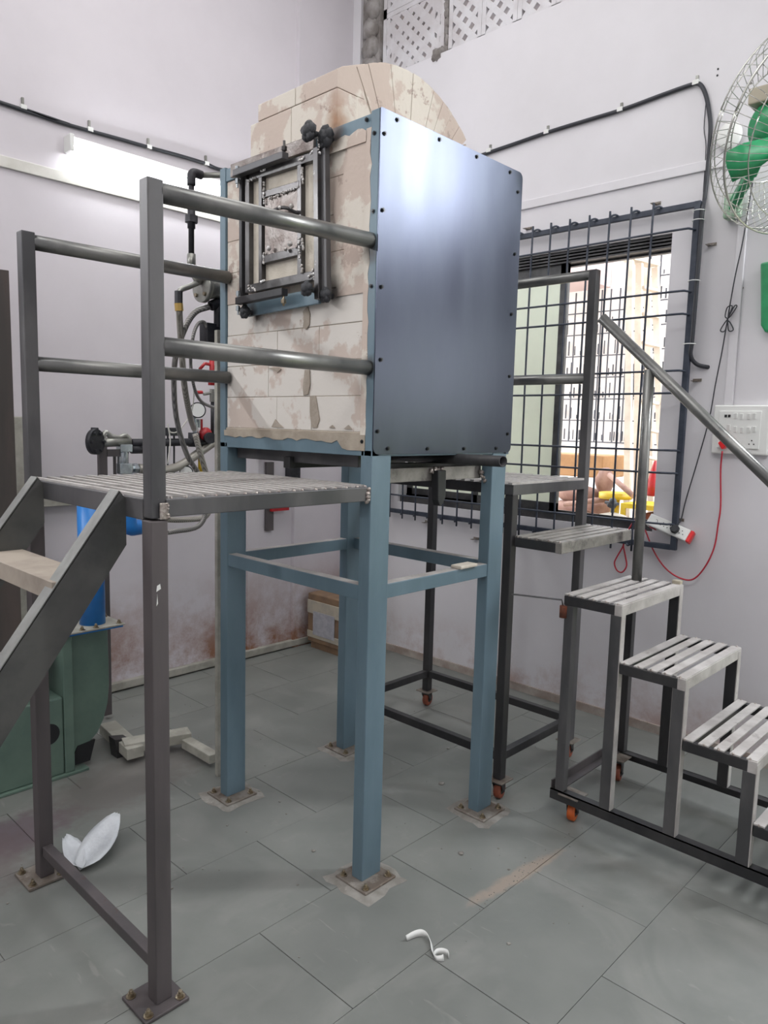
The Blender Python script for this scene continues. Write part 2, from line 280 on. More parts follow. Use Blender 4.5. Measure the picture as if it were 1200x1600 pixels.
    def build(s, name, m, parent=None, bevel=0):
        if parent is not None: org = Vector(parent['_o'])
        else:
            xs = [v[0] for v in s.v]; ys = [v[1] for v in s.v]; zs = [v[2] for v in s.v]; org = Vector(((min(xs)+max(xs))/2, (min(ys)+max(ys))/2, min(zs)))
        o = bpy.data.objects.new(name, s.mesh(name, m, org)); COL.objects.link(o)
        if parent is not None: o.parent = parent
        else: o.location = org
        o['_o'] = tuple(org)
        if bevel:
            b = o.modifiers.new('bevel', 'BEVEL'); b.width = bevel; b.segments = 2; b.limit_method = 'ANGLE'; b.angle_limit = .9
        return o
def inst(name, me, loc, parent=None, rot=None):
    o = bpy.data.objects.new(name, me); COL.objects.link(o)
    if parent is not None: o.parent = parent; o.location = Vector(loc)-Vector(parent['_o'])
    else: o.location = loc
    if rot: o.rotation_euler = rot
    o['_o'] = tuple(loc); return o
def tag(o, label, cat, group=None):
    o['label'] = label; o['category'] = cat
    if group: o['group'] = group
    return o
def root(name, loc, label, cat, group=None):
    o = bpy.data.objects.new(name, None); COL.objects.link(o); o.location = loc; o['_o'] = tuple(loc); o.empty_display_size = .1
    return tag(o, label, cat, group)
def struct(o): o['kind'] = 'structure'; return o
def curve(pts, n=8):
    P = [Vector(p) for p in pts]; P = [P[0]*2-P[1]]+P+[P[-1]*2-P[-2]]; out = []
    for i in range(1, len(P)-2):
        for k in range(n):
            t = k/n; a, b, c, d = P[i-1], P[i], P[i+1], P[i+2]
            out.append(.5*((2*b)+(c-a)*t+(2*a-5*b+4*c-d)*t*t+(3*b-a-3*c+d)*t**3))
    out.append(P[-2]); return out
bolt_me = {}
def bolt_mesh(r=.008, h=.012, m='bolt'):
    k = (r, h, m)
    if k not in bolt_me:
        b = MB(); b.cyl((0,0,0), (0,0,h*.2), r*1.5, 12); b.cyl((0,0,h*.2), (0,0,h*.75), r, 6); b.cyl((0,0,h*.7), (0,0,h*1.25), r*.55, 10); bolt_me[k] = b.mesh('bolt', M[m])
    return bolt_me[k]

# ================================================================== THE SETTING
XR, YL, XB, YB, ZC, T = 1.93, 2.20, -4.2, -3.6, 4.9, .22
# floor: bed + stone slabs in running bond
fl = struct(MB().box((XB-.1, YB-.1, -.12), (XR+.1, YL+.1, -.004)).build('floor', M['joint']))
sl = MB(); sw, sh, g = .2842, .1991, .0012
sl.box((-sw, -sh, -.012), (sw, sh, 0)); slab_me = sl.mesh('slab', M['slab'])
half = MB(); half.box((-sw/2, -sh, -.012), (sw/2, sh, 0)); 
rows = {}
for r in range(-10, 6):
    y0 = .05+.4*r; cy = y0+.2
    ya, yb = max(y0, YB), min(y0+.4, YL)
    if yb-ya < .02: continue
    shift = -.09-.2855*r
    shift -= math.floor((shift-XB)/.571)*.571
    x = shift-.571
    while x < XR:
        xa, xb = max(x, XB), min(x+.571, XR)
        if xb-xa > .02:
            if xb-xa > .57 and yb-ya > .39:
                inst('slab', slab_me, ((xa+xb)/2, cy, random.uniform(-.0006, .0006)), fl)
            else:
                MB().box((xa+g, ya+g, -.012), (xb-g, yb-g, 0)).build('slab', M['slab'], fl)
        x += .571
# left wall
struct(MB().box((XB-T, YL, 0), (XR+T, YL+T, ZC)).build('wall_left', M['wall_l']))
struct(MB().box((1.48, YL-.03, 0), (XR, YL, ZC)).build('trim_1', M['wall_l']))            # shallow pilaster in the corner
# right wall with window, doorway beyond the frame, and jali band
WY0, WY1, WZ0, WZ1 = -.055, 1.66, 1.01, 2.44
DY0, DY1, DZ = -2.4, -1.05, 2.1
JZ = 3.69
wr = MB()
x0, x1 = XR, XR+T
wr.box((x0, YB, 0), (x1, DY0, JZ)); wr.box((x0, DY0, DZ), (x1, DY1, JZ)); wr.box((x0, DY1, 0), (x1, WY0, JZ))
wr.box((x0, WY0, 0), (x1, WY1, WZ0)); wr.box((x0, WY0, WZ1), (x1, WY1, JZ)); wr.box((x0, WY1, 0), (x1, YL, JZ))
wr.box((x0, YB, JZ), (x1, -.6, ZC)); wr.box((x0, 2.10, JZ), (x1, YL, ZC))
wall_r = struct(wr.build('wall_right', M['wall_r']))
struct(MB().box((XB-T, YB-T, 0), (XR+T, YB, ZC)).build('wall_rear', M['wall_r']))
struct(MB().box((XB-T, YB, 0), (XB, YL, ZC)).build('wall_near', M['wall_r']))
struct(MB().box((XB-T, YB-T, ZC), (XR+T, YL+T, ZC+.15)).build('ceiling', M['ceil']))
struct(MB().box((XR-.012, DY1+.0, 0), (XR, YL-.03, .045)).build('baseboard_right', mat('cement_skirting', (176, 168, 160), (150, 136, 128), scale=6, rough=.9)))
bs = MB(); bs.box((XB, YL-.035, .008), (1.74, YL, .052)); struct(bs.build('baseboard_left', M['pvc_d'], bevel=.004))

# ---- window_1: sliding frame, panes, sill
wn = struct(MB().box((XR+.02, WY0, WZ0), (XR+.2, WY1, WZ0+.025)).build('window_1', M['winf']))
f = MB(); xw = XR+.05
for dz in (0, .016, .032, .048):
    f.box((xw-.03, WY0, WZ1-.012-dz), (xw+.09, WY1, WZ1-.004-dz))
f.box((xw+.03, WY0, WZ1-.07), (xw+.06, WY1, WZ1)); f.box((xw-.03, WY0, WZ0+.025), (xw-.022, WY1, WZ0+.045)); f.box((xw+.03, WY0, WZ0+.025), (xw+.04, WY1, WZ0+.05))
f.build('window_track', M['winf'], wn)
def sash(ya, yb, x, m, name):
    s = MB(); w = .045
    s.box((x, ya, WZ0+.03), (x+.022, ya+w, WZ1-.05)); s.box((x, yb-w, WZ0+.03), (x+.022, yb, WZ1-.05))
    s.box((x, ya, WZ0+.03), (x+.022, yb, WZ0+.09)); s.box((x, ya, WZ1-.11), (x+.022, yb, WZ1-.05))
    o = s.build('sash', M['winf'], wn)
    MB().box((x+.008, ya+w, WZ0+.09), (x+.014, yb-w, WZ1-.11)).build('pane', m, o)
sash(.515, 1.10, xw-.005, M['glassf'], 'a')
sash(1.06, 1.655, xw+.03, M['glassf'], 'b')

# ---- jali lattice above the wall
def jali_block(y0, y1, z0, z1, style):
    b = MB(); xa, xb = XR+.042, XR+.10; e = .028
    b.box((xa, y0, z0), (xb, y1, z0+e)); b.box((xa, y0, z1-e), (xb, y1, z1)); b.box((xa, y0, z0), (xb, y0+e, z1)); b.box((xa, y1-e, z0), (xb, y1, z1))
    ya, yb, za, zb = y0+e*.6, y1-e*.6, z0+e*.6, z1-e*.6
    def clipbar(c, sgn, w):
        # line z = c + sgn*y clipped to the block
        pts = []
        for y in (ya, yb):
            z = c+sgn*y
            if za <= z <= zb: pts.append((y, z))
        for z in (za, zb):
            y = (z-c)/sgn
            if ya <= y <= yb: pts.append((y, z))
        pts = sorted(set((round(p[0],5), round(p[1],5)) for p in pts))
        if len(pts) >= 2 and abs(pts[0][0]-pts[-1][0]) > .015: b.beam((XR+.07, *pts[0]), (XR+.07, *pts[-1]), w, .050+.003*sgn, (1,0,0))
    cy, cz = (y0+y1)/2, (z0+z1)/2
    if style == 0:
        for k in range(-3, 4):
            clipbar(cz-cy+k*.094, 1, .036); clipbar(cz+cy+k*.094, -1, .036)
    else:
        for k in (-1, 0, 1):
            clipbar(cz-cy+k*.085, 1, .040); clipbar(cz+cy+k*.085, -1, .040)
        for k in (.10, .17):
            clipbar(cz-cy+k*1.75, 1, .05); clipbar(cz-cy-k*1.75, 1, .05)
            clipbar(cz+cy+k*1.75, -1, .05); clipbar(cz+cy-k*1.75, -1, .05)
        for dy in (.165, .205):
            b.box((xa+.002, cy-dy-.012, za), (xb, cy-dy+.010, zb)); b.box((xa+.002, cy+dy-.010, za), (xb, cy+dy+.012, zb))
    return b.build('lattice_block', M['jali'], wall_r)
for r in range(3):
    z0 = JZ+.002+r*.40
    jali_block(1.43, 1.935, z0, z0+.398, 1)
    y = 1.395
    while y > -.5:
        jali_block(y-.24, y, z0, z0+.398, 0); y -= .242
struct(MB().box((XR+T+.9, -2.0, 3.62), (XR+T+1.0, 4.0, 5.6)).build('outer_parapet', M['peach']))  # peach parapet added outside as backing for the lattice holes
b = MB()
for i in range(13):
    b.blob((XR+.02, 2.02+random.uniform(-.01,.01), 3.45+i*.115), .085, i, .16, 10, 6, (.55, .8, .85))
b.box((XR+.02, 1.945, 3.66), (XR+.12, 2.10, ZC)); b.build('bare_column', M['stone'], wall_r)
b = MB()
for i in range(26):
    b.blob((XR+.05, 1.413+random.uniform(-.006,.006), 3.68+i*.048), .026, i+50, .4, 7, 5, (.9, .7, 1.2))
b.blob((XR+.03, 1.45, 3.69), .05, 3, .3); b.build('crack_rubble', M['stone'], wall_r)

# ================================================================== BRICK FURNACE ON ITS BLUE STAND
LW, LD, KX, KY, HB, HT = .0875, .048, .735, .815, 1.405, 2.416
X2, Y2 = .6475, KY-LD
F = root('brick_furnace', (0, 0, 0), 'tall brick furnace with grey sheet side panel on a blue-grey four-legged steel stand', 'furnace')
for (x, y) in ((0, 0), (0, Y2), (X2, 0), (X2, Y2)):
    xa = x if x == 0 else .6325
    MB().box((xa, y, .012), (xa+LW, y+LD, HB+.02)).build('leg', M['blue'], F, .003)
    cx, cy = xa+.036, y+.018
    pl = MB().box((cx-.072, cy-.072, .004), (cx+.072, cy+.072, .013)).build('base_plate', M['plate'], F, .004)
    gr = MB(); n = 22; rnd = random.Random(int(x*100+y*10)); ring = [(cx+(.105+rnd.uniform(-.014, .006))*max(-1.0, min(1.0, 1.35*math.cos(2*pi*k/n))), cy+(.105+rnd.uniform(-.014, .006))*max(-1.0, min(1.0, 1.35*math.sin(2*pi*k/n)))) for k in range(n)]
    gr.add([(px_, py_, .0003) for px_, py_ in ring]+[(cx+(px_-cx)*.72, cy+(py_-cy)*.72, .0062) for px_, py_ in ring]+[(cx, cy, .0062)], [(k, (k+1)%n, n+(k+1)%n, n+k) for k in range(n)]+[(n+k, n+(k+1)%n, 2*n) for k in range(n)])
    gr.build('grout', M['conc'], F)
    for sx_, sy_ in ((-.052, -.052), (.052, -.052), (-.052, .052), (.052, .052)):
        inst('bolt', bolt_mesh(.0085, .014), (cx+sx_, cy+sy_, .013), pl)
def fbeam(a, b, name='cross_beam', m='blue'): return MB().box(a, b).build(name, M[m], F, .002)
BZ0, BZ1 = .948, .995
fbeam((LW-.001, .004, BZ0), (.633, .045, BZ1)); fbeam((LW-.001, KY-.045, BZ0), (.633, KY-.004, BZ1))
fbeam((.004, LD-.001, BZ0), (.045, Y2+.001, BZ1)); fbeam((.675, LD-.001, BZ0), (.716, Y2+.001, BZ1))
# pale dust on the beams' tops
fbeam((LW, .006, BZ1), (.632, .043, BZ1+.0012), 'cement_dust', 'slat'); fbeam((.006, LD, BZ1), (.043, Y2, BZ1+.0012), 'cement_dust', 'slat')
fbeam((LW, KY-.043, BZ1), (.632, KY-.006, BZ1+.0012), 'cement_dust', 'slat'); fbeam((.677, LD, BZ1), (.714, Y2, BZ1+.0012), 'cement_dust', 'slat')
# kiln shell frame
for a, b in (((0, 0, HB), (.034, .034, HT)), ((0, KY-.034, HB), (.034, KY, HT)), ((KX-.034, 0, HB), (KX, .034, HT)), ((KX-.034, KY-.034, HB), (KX, KY, HT))):
    MB().box(a, b).build('corner_post', M['blue'], F, .002)
fbeam((0, .034, HB), (.04, KY-.034, HB+.048), 'shell_rail'); fbeam((.003, .034, HT-.05), (.02, KY-.034, HT-.006), 'shell_rail')
fbeam((.034, KY-.034, HB), (KX-.034, KY, HB+.045), 'shell_rail'); fbeam((KX-.034, .034, HB), (KX, KY-.034, HB+.045), 'shell_rail')
fbeam((.034, .002, HB), (KX-.034, .034, HB+.045), 'shell_rail')
fbeam((.035, .035, HB+.004), (KX-.035, KY-.035, HB+.05), 'floor_plate', 'mill_d')
# core
MB().box((.11, .035, HB+.05), (KX-.003, KY-.003, HT-.004)).build('brick_core', M['mortar'], F)
MB().box((.01, KY-.004, HB+.045), (KX-.01, KY+.001, HT)).build('rear_panel', M['panel'], F)
MB().box((KX-.002, .005, HB+.045), (KX+.002, KY-.005, HT)).build('rear_panel', M['panel'], F)
# large side panel with rounded corners
zz0, zz1, xx0, xx1, rr = 1.412, 2.418, .001, .739, .022
poly = []
for (cx, cz, a0) in ((xx1-rr, zz1-rr, 0), (xx0+.004, zz1-.004, 90), (xx0+rr, zz0+rr, 180), (xx1-rr, zz0+rr, 270)):
    r_ = .004 if a0 == 90 else rr
    for k in range(6): a = math.radians(a0+k*18); poly.append((cx+r_*math.cos(a), -.0045, cz+r_*math.sin(a)))
sp = MB().prism(poly, (0, .0042, 0)).build('side_panel', M['panel'], F)
sc = MB(); sc.cyl((0,0,0), (0,-.004,0), .0062, 10); sc.cyl((0,-.004,0), (0,-.0065,0), .0036, 8); scm = sc.mesh('screw', M['screw'])
for px_, py_ in ((621,187),(600,208),(687,217),(745,244),(797,268),(809,300),(598,328),(804,397),(596,448),(799,491),(595,562),(796,588),(588,674),(606,701),(668,701),(725,701),(775,701),(793,678)):
    p = at(px_, py_, 'y', -.005)
    inst('screw', scm, (min(max(p.x, .018), .722), -.0045, min(max(p.z, 1.428), 2.402)), sp)
for px_, py_ in ((573,187),(585,208),(583,330),(580,447),(566,690),(354,590)):
    p = at(px_, py_, 'x', -.001); inst('screw', scm, (0, p.y, p.z), F, (0, 0, -pi/2))
# front bricks
zc = 1.478; row = 0
joints = [(.478, .293), (.528, .306), (.480, .262), (.532, .315)]
while zc < HT-.06:
    z1 = min(zc+.1125, HT-.052)
    js = [KY-.036] + list(joints[row % 4]) + [.036]
    for a, b_ in zip(js[:-1], js[1:]):
        d = random.uniform(0, .0022)
        MB().box((.007+d, b_+.0009, zc+.0012), (.11, a-.0009, z1-.0009)).build('brick', M['brick'] if zc < 1.82 else M['brick_t'], F, .0015)
    zc += .1125; row += 1
# mortar joint infill plane and smears, bottom ledge
MB().box((.0105, .036, HB+.04), (.10, KY-.036, HT-.05)).build('mortar_bed', M['mortar'], F)
MB().box((.002, .034, HB+.048), (.10, KY-.034, 1.479)).build('mortar_ledge', M['mortar'], F, .004)
def smear(pts_px, t=.003, x=.0068, m='mortar_g'):
    P = [at(px_, py_, 'x', x) for px_, py_ in pts_px]
    MB().prism([(x, p.y, p.z) for p in P], (-t, 0, 0)).build('mortar_smear', M[m], F)
smear([(474,487),(481,479),(485,490),(484,508),(479,515),(474,512),(476,498)])
smear([(477,578),(484,578),(485,600),(482,616),(475,618),(474,605)])
smear([(485,619),(494,619),(500,655),(496,668),(488,668),(485,645)])
smear([(425,667),(431,655),(437,662),(444,668)]); smear([(420,575),(436,574),(440,577),(434,582),(428,578)])
smear([(515,668),(520,664),(524,669)]); smear([(538,670),(545,664),(551,671)])
rg = MB(); n = 30                                                    # ragged mortar that ran over the lower rail
ys = [KY-.03-(KY-.06)*k/n for k in range(n+1)]; lo = [HB+.040+random.uniform(-.004, .006) for _ in ys]
for k in range(n-4, n+1): lo[k] = HB+.018+random.uniform(-.004, .004)
rg.prism([(.001, y, 1.470) for y in ys]+[(.001, y, z) for y, z in zip(reversed(ys), reversed(lo))], (-.0035, 0, 0)); rg.build('mortar_smear', M['mortar'], F)
pn = 14; pz = [1.90+(2.352-1.90)*k/pn for k in range(pn+1)]; rg = MB()
rg.prism([(.006, .045, z) for z in pz]+[(.006, .168+.03*math.sin(z*21)+random.uniform(-.006, .006), z) for z in reversed(pz)], (-.0025, 0, 0)); rg.build('plaster_patch', M['brick_t'], F)
rg = MB(); n = 26; zs = [1.46+(2.37-1.46)*k/n for k in range(n+1)]
rg.prism([(.002, .052, z) for z in zs]+[(.002, .036-random.uniform(0, .012), z) for z in reversed(zs)], (-.003, 0, 0)); rg.build('mortar_smear', M['brick_t'], F)
ys = [.05+(.24-.05)*k/10 for k in range(11)]; rg = MB(); rg.prism([(.002, y, 2.335) for y in ys]+[(.002, y, 2.372+random.uniform(-.006, .008)-abs(y-.1)*.1) for y in reversed(ys)], (-.003, 0, 0)); rg.build('mortar_smear', M['brick_t'], F)
# ---- brick crown: stepped wall and vault of wedge bricks
ay0, ay1, acx, acz, R1, R0 = .196, .605, .335, 2.213, .474, .236
top = HT-.006
y = .645
for k in range(2):
    a = ay0+k*.2245; MB().box((.012, a+.0008, top), (.10, a+.2235, 2.530)).build('brick', M['brick_t'], F, .003)
for a, c in ((ay0+.002, .40), (.402, .603)):
    MB().prism([(.012, a, 2.532), (.13, a, 2.532), (.13, a, 2.66 if 0 else 2.640), (.035, a, 2.600), (.012, a, 2.585)], (0, c-a-.0015, 0)).build('brick', M['brick_t'], F, .002)
n = 11; a0, a1 = math.radians(-31), math.radians(43)
for k in range(n):
    t0 = a0+(a1-a0)*k/n+.0008; t1 = a0+(a1-a0)*(k+1)/n-.0008; dr = random.uniform(-.003, .002)
    def pt(t, r): return (acx+r*math.sin(t), ay0, acz+r*math.cos(t))
    poly = [pt(t0, R0), pt(t0, R1+dr), pt((t0+t1)/2, R1+dr+.001), pt(t1, R1+dr), pt(t1, R0)]
    for j in range(2):
        yy = ay0+j*.206+random.uniform(-.002, .002)
        MB().prism([(p[0], yy, p[2]) for p in poly], (0, .2052, 0)).build('brick', M['brick_t'], F, .001)
MB().prism([(.60, ay0+.004, top), (.60, ay0+.004, 2.49), (.664, ay0+.004, 2.548), (.668, ay0+.004, top)], (0, .40, 0)).build('brick', M['brick_t'], F, .003)
MB().prism([(.10, ay0+.004, top), (.10, ay0+.004, 2.60), (.30, ay0+.004, 2.46), (.60, ay0+.004, 2.47), (.60, ay0+.004, top)], (0, .40, 0)).build('mortar_bed', M['brick_t'], F)

# ---- furnace door (on the front face)
DR = []
def P(px_, py_, x): q = at(px_, py_, 'x', x); return Vector((x, q.y, q.z))
def dbar(p, q, w, depth, x=-.03, m='doorst', name='door_bar', par=None):
    a = P(*p, x); b_ = P(*q, x)
    return MB().beam(a, b_, w, depth, (1, 0, 0)).build(name, M[m], par or F, .0015)
door = dbar((498,232), (500,468), .022, .03, name='door_frame')
for a, b_, w, nm in (((390,268),(390,458),.024,'a'), ((390,279),(494,245),.026,'b'), ((391,452),(492,431),.027,'c'), ((410,276),(410,444),.018,'d'), ((471,252),(471,430),.020,'e'), ((413,306),(471,289),.022,'f'), ((413,407),(470,393),.026,'g')):
    dbar(a, b_, w, .020 if nm in 'de' else .022, -.028, name='door_bar', par=door)
dbar((507,222), (510,466), .026, .020, -.022, 'mill', 'hinge_post'); dbar((381,268), (381,464), .016, .03, -.03, 'mill_d', 'latch_post')
q = [P(395,285,-.02), P(495,250,-.02), P(495,432,-.02), P(395,452,-.02)]
MB().prism(q, (.03, 0, 0)).build('fibre_board', M['fibre'], door)
q = [P(414,306,-.034), P(470,290,-.034), P(470,397,-.034), P(414,408,-.034)]
MB().prism(q, (.012, 0, 0)).build('peephole_plate', M['rustp'], door)
h = MB(); hp = [P(424,332,-.036), P(428,329,-.055), P(437,325,-.07), P(447,325,-.07), P(456,329,-.055), P(466,334,-.036)]
h.tube(curve(hp, 4), .0055, 8); h.build('handle', M['mill_d'], door)
h = MB()
for px_, py_, x, r in ((437,324,-.078,.006), (455,322,-.07,.008), (420,388,-.05,.008), (453,381,-.055,.009), (446,389,-.05,.007)): h.blob(P(px_, py_, x), r, int(px_), .05, 10, 8)
h.build('knob_stud', M['weld'], door)
wb = MB()
for a, b_, n in (((386,283),(400,278),5), ((407,268),(414,266),4), ((466,252),(475,247),6), ((472,262),(473,286),10), ((484,240),(494,236),5), ((492,250),(493,278),9), ((412,284),(413,320),9), ((420,310),(468,292),14), ((408,440),(414,438),4), ((392,447),(400,455),5), ((412,394),(412,412),6), ((467,372),(468,404),9), ((470,414),(472,426),5), ((488,420),(492,440),7), ((494,400),(495,436),9), ((482,432),(488,428),4), ((388,446),(390,456),4), ((497,214),(499,240),7), ((472,372),(473,392),7)):
    wb.beads(P(*a, -.040), P(*b_, -.040), .0042, n, n+int(a[0]))
wb.build('weld_bead', M['weld'], door)
# clamp bars, bolts, knobs
MB().beam(P(368,272,-.06), P(446,243,-.06), .026, .022, (0,0,1)).build('clamp_bar', M['mill'], F, .002)
MB().beam(P(372,471,-.06), P(445,456,-.06), .026, .024, (0,0,1)).build('clamp_bar', M['mill_d'], F, .002)
MB().beam(P(388,484,-.012), P(500,462,-.012), .05, .012, (1,0,0)).build('sill_plate', M['blue'], F, .002)
MB().beam(P(362,268,-.006), P(492,222,-.006), .045, .012, (1,0,0)).build('header_plate', M['rustp'], F, .002)
for (px_, py_, x, m_) in ((444,229,-.06,'doorst'), (443,468,-.06,'bolt')):
    p = P(px_, py_, x); b = MB(); b.cyl(p+Vector((0,0,-.02)), p+Vector((0,0,.018)), .004, 10); b.cyl(p+Vector((0,0,-.012)), p+Vector((0,0,0)), .0095, 6); b.build('clamp_bolt', M[m_], F)
for px_, py_ in ((371,264), (371,283), (372,459), (372,482)):
    p = P(px_, py_, -.055); b = MB(); b.cyl(p+Vector((.0,.0,-.008)), p+Vector((0,0,.008)), .0085, 6); b.cyl(p+Vector((0,0,-.022)), p+Vector((0,0,.01)), .004, 8); b.build('clamp_bolt', M['zinc'], F)
for i, (px_, py_, x, r) in enumerate(((482,205,-.07,.030), (508,214,-.03,.033), (479,451,-.07,.024), (508,461,-.03,.024), (382,487,-.045,.024))):
    p = P(px_, py_, x); b = MB()
    for k in range(5): a = 2*pi*k/5+.4; b.blob(p+Vector((0, math.cos(a)*r*.48, math.sin(a)*r*.48)), r*.6, k+i*7, .12, 8, 6, (.75, 1, 1))
    b.blob(p, r*.72, i, .1, 10, 8, (.95, 1, 1)); b.cyl(p, (.0, p.y, p.z), .009, 10); b.build('hinge_knob', M['knob'], F)
# pipe, light cross channel, under-hung bars
b = MB(); pp = at(786, 721, 'y', -.22); pq = at(605, 712, 'y', .42); b.pipe(pp, pq, .0185, .0150); b.build('steel_pipe', M['mill_d'], F)
MB().box((LW, .052, 1.315), (.634, .090, 1.362)).build('support_channel', M['slatd'], F, .002)
MB().box((.10, .10, 1.335), (.62, .128, 1.375)).build('support_channel', M['mill_d'], F, .002)
MB().box((.02, .42, 1.345), (.62, .455, 1.385)).build('support_channel', M['mill_d'], F, .002)
MB().box((.04, .10, 1.365), (.10, .76, 1.405)).build('support_channel', M['mill'], F, .002)
b = MB(); b.prism([(.345, .02, 1.352), (.39, .02, 1.352), (.392, .02, 1.26), (.378, .02, 1.235), (.362, .02, 1.228), (.350, .02, 1.25)], (0, .03, 0)); b.build('burnt_bracket', M['black'], F, .003)
wb = MB(); wb.beads((.338, .047, 1.352), (.395, .047, 1.352), .009, 6, 3); wb.beads((.095, .03, 1.36), (.098, .03, 1.30), .008, 6, 4); wb.beads((.62, .04, 1.34), (.632, .03, 1.30), .008, 4, 5); wb.build('weld_bead', M['weldr'], F)
p = at(735, 888, 'z', BZ1+.001)
tag(MB().box((.46, -.006, BZ1+.0015), (.56, .042, BZ1+.014)).build('brick_chip', M['fibre'], None, .004), 'small flat off-white brick piece lying on the blue cross beam', 'brick piece')

# ================================================================== FIXED WORK PLATFORM (left)
PX, PY, PH, PR = -.736, .739, 1.316, .0225
Wp = root('work_platform', (-.37, .37, 0), 'fixed slatted steel work platform with tube handrails welded to the front of the furnace', 'platform')
for y, rt in ((0, 2.045), (PY-.0, 2.045)):
    MB().box((PX, y, .01), (PX+.045, y+.045, PH-.055)).build('post', M['post'], Wp, .003)
    MB().box((PX+.003, y+.003, PH-.05), (PX+.043, y+.043, rt)).build('rail_post', M['mill'], Wp, .003)
    cx, cy = PX+.014, y+.03
    pl = MB().box((cx-.062, cy-.062, .001), (cx+.062, cy+.062, .010)).build('base_plate', M['plate'] if y else M['post'], Wp, .002)
    for sx_, sy_ in ((-.045, -.045), (.045, -.045), (-.045, .045), (.045, .045)): inst('bolt', bolt_mesh(.0085, .015), (cx+sx_, cy+sy_, .010), pl)
MB().box((PX+.008, .045, .085), (PX+.038, PY, .118)).build('foot_bar', M['post'], Wp, .002)
# deck frame
MB().box((PX+.04, -.002, PH-.047), (-.001, .038, PH-.004)).build('deck_beam', M['mill'], Wp, .002)
MB().box((PX+.04, PY+.005, PH-.047), (-.001, PY+.045, PH-.004)).build('deck_beam', M['mill_d'], Wp, .002)
MB().box((PX-.001, .04, PH-.055), (PX+.04, PY+.004, PH-.004)).build('deck_beam', M['mill'], Wp, .002)
MB().box((-.042, .04, PH-.047), (-.002, PY+.004, PH-.004)).build('deck_beam', M['mill_d'], Wp, .002)
ns = 18; slm = MB().box((-.007, -.36, -.004), (.007, .36, .003)).mesh('deck_slat', M['slat'])
for k in range(ns): inst('deck_slat', slm, (PX+.022+k*(.70/(ns-1)), .38, PH-.001+random.uniform(-.0006, .0006)), Wp)
wb = MB()
for k in range(ns):
    x = PX+.022+k*(.70/(ns-1)); wb.blob((x+random.uniform(-.006, .006), .008, PH-.003), .0045, k, .4, 6, 4)
for k in range(7): wb.blob((-.006+random.uniform(-.014, .010), -.001, PH-.02+random.uniform(-.03, .02)), .008, k+60, .35, 7, 5)
for k in range(5): wb.blob((PX+.044, .002, PH-.03+random.uniform(-.02, .02)), .007, k+80, .35, 7, 5)
wb.build('weld_bead', M['weldr'], Wp)
MB().box((PX+.022, -.0035, PH-.052), (PX+.045, .0, PH-.012)).build('weld_pad', M['weldr'], Wp, .002)
for (z_, w_, h_) in ((1.09, .012, .018), (1.055, .004, .03)): MB().prism([(PX+.012, -.0006, z_), (PX+.012+w_, -.0006, z_+.006), (PX+.010+w_, -.0006, z_+h_), (PX+.014, -.0006, z_+h_*.8)], (0, .001, 0)).build('paint_scuff', M['whitep'], Wp)
# rails
for a, b_, y in (((256,303),(585,377),.024), ((252,541),(580,575),.024)):
    p, q = at(*a, 'y', y), at(*b_, 'y', y); MB().cyl((PX+.04, y, p.z), (.0, y, q.z), PR, 20).build('handrail', M['tube'], Wp)
for a, b_, y in (((38,376),(352,433),PY+.024), ((38,567),(355,590),PY+.024)):
    p, q = at(*a, 'y', y), at(*b_, 'y', y); MB().cyl((PX+.04, y, p.z), (.0, y, q.z), PR, 20).build('handrail', M['tube'], Wp)
# stair stringers and treads
d = Vector((-.5935, 0, -.8048)); nrm = Vector((-.8048, 0, .5935))
t0 = Vector((-.752, 0, 1.325))
for y in (.122, .625):
    L_ = (t0.z-.0)/.8048; e = t0+d*L_; wdt = .115
    a = t0; poly = [(a.x, y, a.z), (e.x, y, 0.0), (e.x+wdt*1.24, y, 0.0), (PX, y, 1.19), (PX, y, 1.305)]
    st = MB().prism(poly, (0, .006, 0)).build('stringer', M['stringer'], Wp)
    m1 = MB().beam(t0+Vector((0, y+.0225, 0)), e+Vector((0, y+.0225, 0))+d*-.005, .045, .005, nrm, (0, 0)); m1.build('stringer_flange', M['millL'], st)
for z in (1.118, .905, .69, .475, .26):
    x = t0.x+d.x*((t0.z-z)/.8048)
    b = MB(); b.box((x-.012, .128, z-.008), (x+.105, .624, z)); b.build('tread', M['tread'], Wp, .002)
    MB().box((x-.014, .128, z-.045), (x-.010, .624, z)).build('tread_nosing', M['tread'], Wp)

